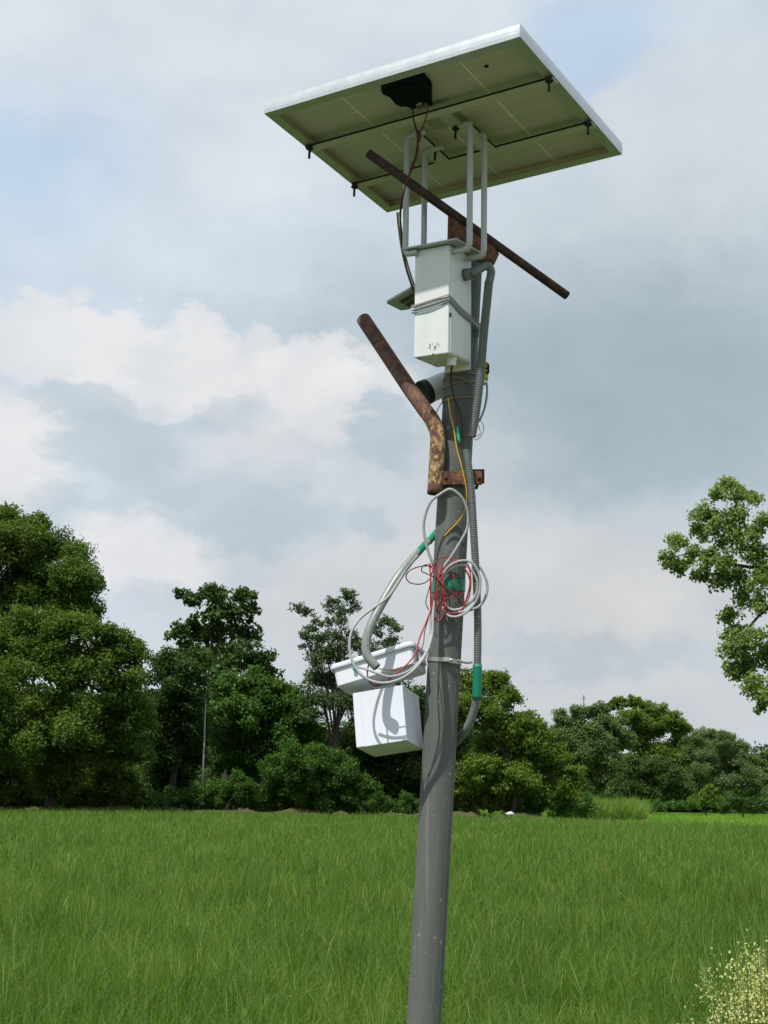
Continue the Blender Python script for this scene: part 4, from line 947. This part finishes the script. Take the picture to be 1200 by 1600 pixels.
# big loop and coil
cable('grey_loop', [(678, 885, 3.940), (668, 856, 3.935), (662, 828, 3.93), (664, 805, 3.925), (673, 785, 3.918), (687, 772, 3.914), (702, 766, 3.912), (716, 772, 3.915), (726, 786, 3.920), (732, 806, 3.925), (730, 826, 3.928), (720, 846, 3.932), (706, 868, 3.936), (693, 888, 3.94), (690, 902, 3.942)], .0038, M_cablew, 'tall pear shaped loop of grey cable in front of the pole')
cable('coiled_cable', [(691, 905, 3.938), (698, 893, 3.934), (712, 884, 3.930), (728, 884, 3.928), (741, 895, 3.928), (746, 913, 3.930), (741, 934, 3.932), (727, 948, 3.932), (711, 953, 3.934), (699, 949, 3.936), (693, 940, 3.940)], .0036, M_cablew, 'inner bow of the coiled grey cable right of the wire bundle', 'cable', 'coiled grey cables')
cable('coiled_cable', [(690, 900, 3.934), (700, 886, 3.928), (716, 877, 3.924), (733, 878, 3.922), (745, 889, 3.922), (750, 908, 3.923), (747, 930, 3.924), (737, 949, 3.924), (722, 961, 3.925), (706, 964, 3.928), (696, 959, 3.933), (691, 948, 3.938)], .0034, M_cablew, 'middle bow of the coiled grey cable right of the wire bundle', 'cable', 'coiled grey cables')
cable('coiled_cable', [(728, 876, 3.932), (744, 880, 3.937), (756, 897, 3.940), (761, 918, 3.942), (757, 936, 3.943), (747, 948, 3.940), (733, 954, 3.930), (716, 957, 3.928)], .0036, M_cablew, 'outermost bow of the coiled grey cable, farthest from the pole', 'cable', 'coiled grey cables')
GR = 'red wires bundled on the pole'
cable('red_wire', [(684, 905, 3.936), (696, 888, 3.930), (712, 876, 3.926), (728, 879, 3.925), (735, 895, 3.925), (736, 918, 3.926), (730, 940, 3.926), (716, 956, 3.928), (696, 958, 3.932)], .0019, M_red, 'red wire circling inside the coiled grey cable', 'wire', GR)
cable('red_wire', [(676, 885, 3.94), (690, 870, 3.938), (706, 872, 3.936), (722, 884, 3.93), (733, 905, 3.928), (731, 930, 3.93), (724, 945, 3.935)], .0022, M_red, 'red wire arching over the top of the bundle', 'wire', GR)
cable('red_wire', [(672, 884, 3.93), (655, 885, 3.925), (640, 892, 3.92), (635, 902, 3.92), (642, 911, 3.92), (658, 912, 3.922), (670, 905, 3.928), (676, 892, 3.934)], .0016, mat('maroon_wire2', (.16, .02, .02), .45), 'dark red wire loop sticking out left of the bundle', 'wire', GR)
cable('black_wire', [(668, 882, 3.93), (661, 884, 3.926), (660, 892, 3.925), (668, 897, 3.928), (682, 904, 3.932)], .0015, M_blackw, 'small dark wire curl at the left of the red bundle', 'wire', GR)
M_red2 = mat('deep_red_wire', (.17, .022, .022), .45, 0, .2, 40)
for i, (tx, x0, x1, yb, bx) in enumerate(((671, 675, 692, 970, 690), (683, 681, 688, 957, 677), (689, 684, 694, 948, 672))):
    cable('red_wire', [(tx, 880+3*i, 3.936), ((tx+x0)/2-1, 904, 3.926), (x0-2, 930, 3.924), (x0, yb-12, 3.925), ((x0+x1)/2, yb, 3.926), (x1+2, yb-14, 3.925), (x1+1, 927, 3.922), ((x1+bx)/2, 903, 3.928), (bx, 878+2*i, 3.936)], .0022, [M_red, M_red2, M_red][i],
          ['longest hanging loop of the red wire bundle', 'middle hanging loop of the red wire bundle', 'shortest hanging loop of the red wire bundle'][i], 'wire', GR)
cable('red_wire', [(680, 896, 3.926), (690, 910, 3.918), (705, 923, 3.922), (718, 934, 3.932), (726, 945, 3.94)], .0018, mat('rust_red_wire', (.24, .06, .04), .45), 'rust red wire crossing the green tape slantwise', 'wire', GR)
cable('red_wire', [(701, 891, 3.94), (708, 899, 3.934), (711, 908, 3.932), (715, 920, 3.936), (713, 932, 3.943)], .0015, M_red, 'short kinked red wire hanging over the green tape', 'wire', GR)
cable('red_wire', [(695, 941, 3.943), (703, 933, 3.94), (714, 930, 3.942), (725, 926, 3.95)], .0014, M_red, 'short red wire below the green tape on the pole', 'wire', GR)
cable('black_wire', [(692, 958, 3.936), (702, 955, 3.934), (709, 948, 3.935), (713, 940, 3.94)], .0016, M_blackw, 'short black wire end below the green tape', 'wire', GR)
cable('red_wire', [(674, 908, 3.935), (667, 935, 3.93), (666, 945, 3.93), (670, 953, 3.932)], .0013, mat('maroon_wire3', (.10, .02, .02), .45), 'thin dark wire bow left of the hanging red loops', 'wire', GR)
# down to the tray
cable('red_wire', [(680, 925, 3.93), (674, 950, 3.922), (664, 975, 3.905), (656, 998, 3.885), (650, 1018, 3.865), (640, 1034, 3.852), (622, 1050, 3.842), (600, 1066, 3.836), (585, 1070, 3.836), (576, 1063, 3.84), (574, 1050, 3.847), (576, 1038, 3.86)], .0021, M_red, 'bright red wire hanging from the bundle down across the tray front', 'wire')
cable('red_wire', [(678, 935, 3.932), (672, 955, 3.925), (664, 985, 3.905), (662, 1002, 3.885), (658, 1018, 3.868), (648, 1032, 3.855), (632, 1044, 3.845), (612, 1047, 3.842), (592, 1045, 3.847)], .0013, mat('maroon_wire4', (.11, .03, .03), .45), 'thin dark wire running from the bundle to the hose mouth', 'wire')
cable('grey_cable', [(652, 868, 3.945), (634, 890, 3.920), (620, 914, 3.898), (606, 933, 3.884), (582, 951, 3.872), (564, 965, 3.865), (550, 985, 3.855), (545.5, 1008, 3.85), (550, 1032, 3.845), (562, 1052, 3.838), (580, 1064, 3.834), (602, 1067, 3.832), (626, 1061, 3.835), (648, 1046, 3.845), (666, 1022, 3.87), (675, 992, 3.90), (677, 960, 3.918), (679, 935, 3.93)], .0037, M_cablew, 'grey cable making the big bow below and left of the white tray')
cable('grey_cable', [(559, 1042, 3.852), (572, 1046, 3.842), (590, 1053, 3.836), (612, 1057, 3.834), (640, 1048, 3.842), (662, 1026, 3.87), (671, 1000, 3.90), (673, 970, 3.918), (678, 940, 3.93)], .0030, M_cablew, 'thinner grey cable from the green outlet of the tray up to the bundle')
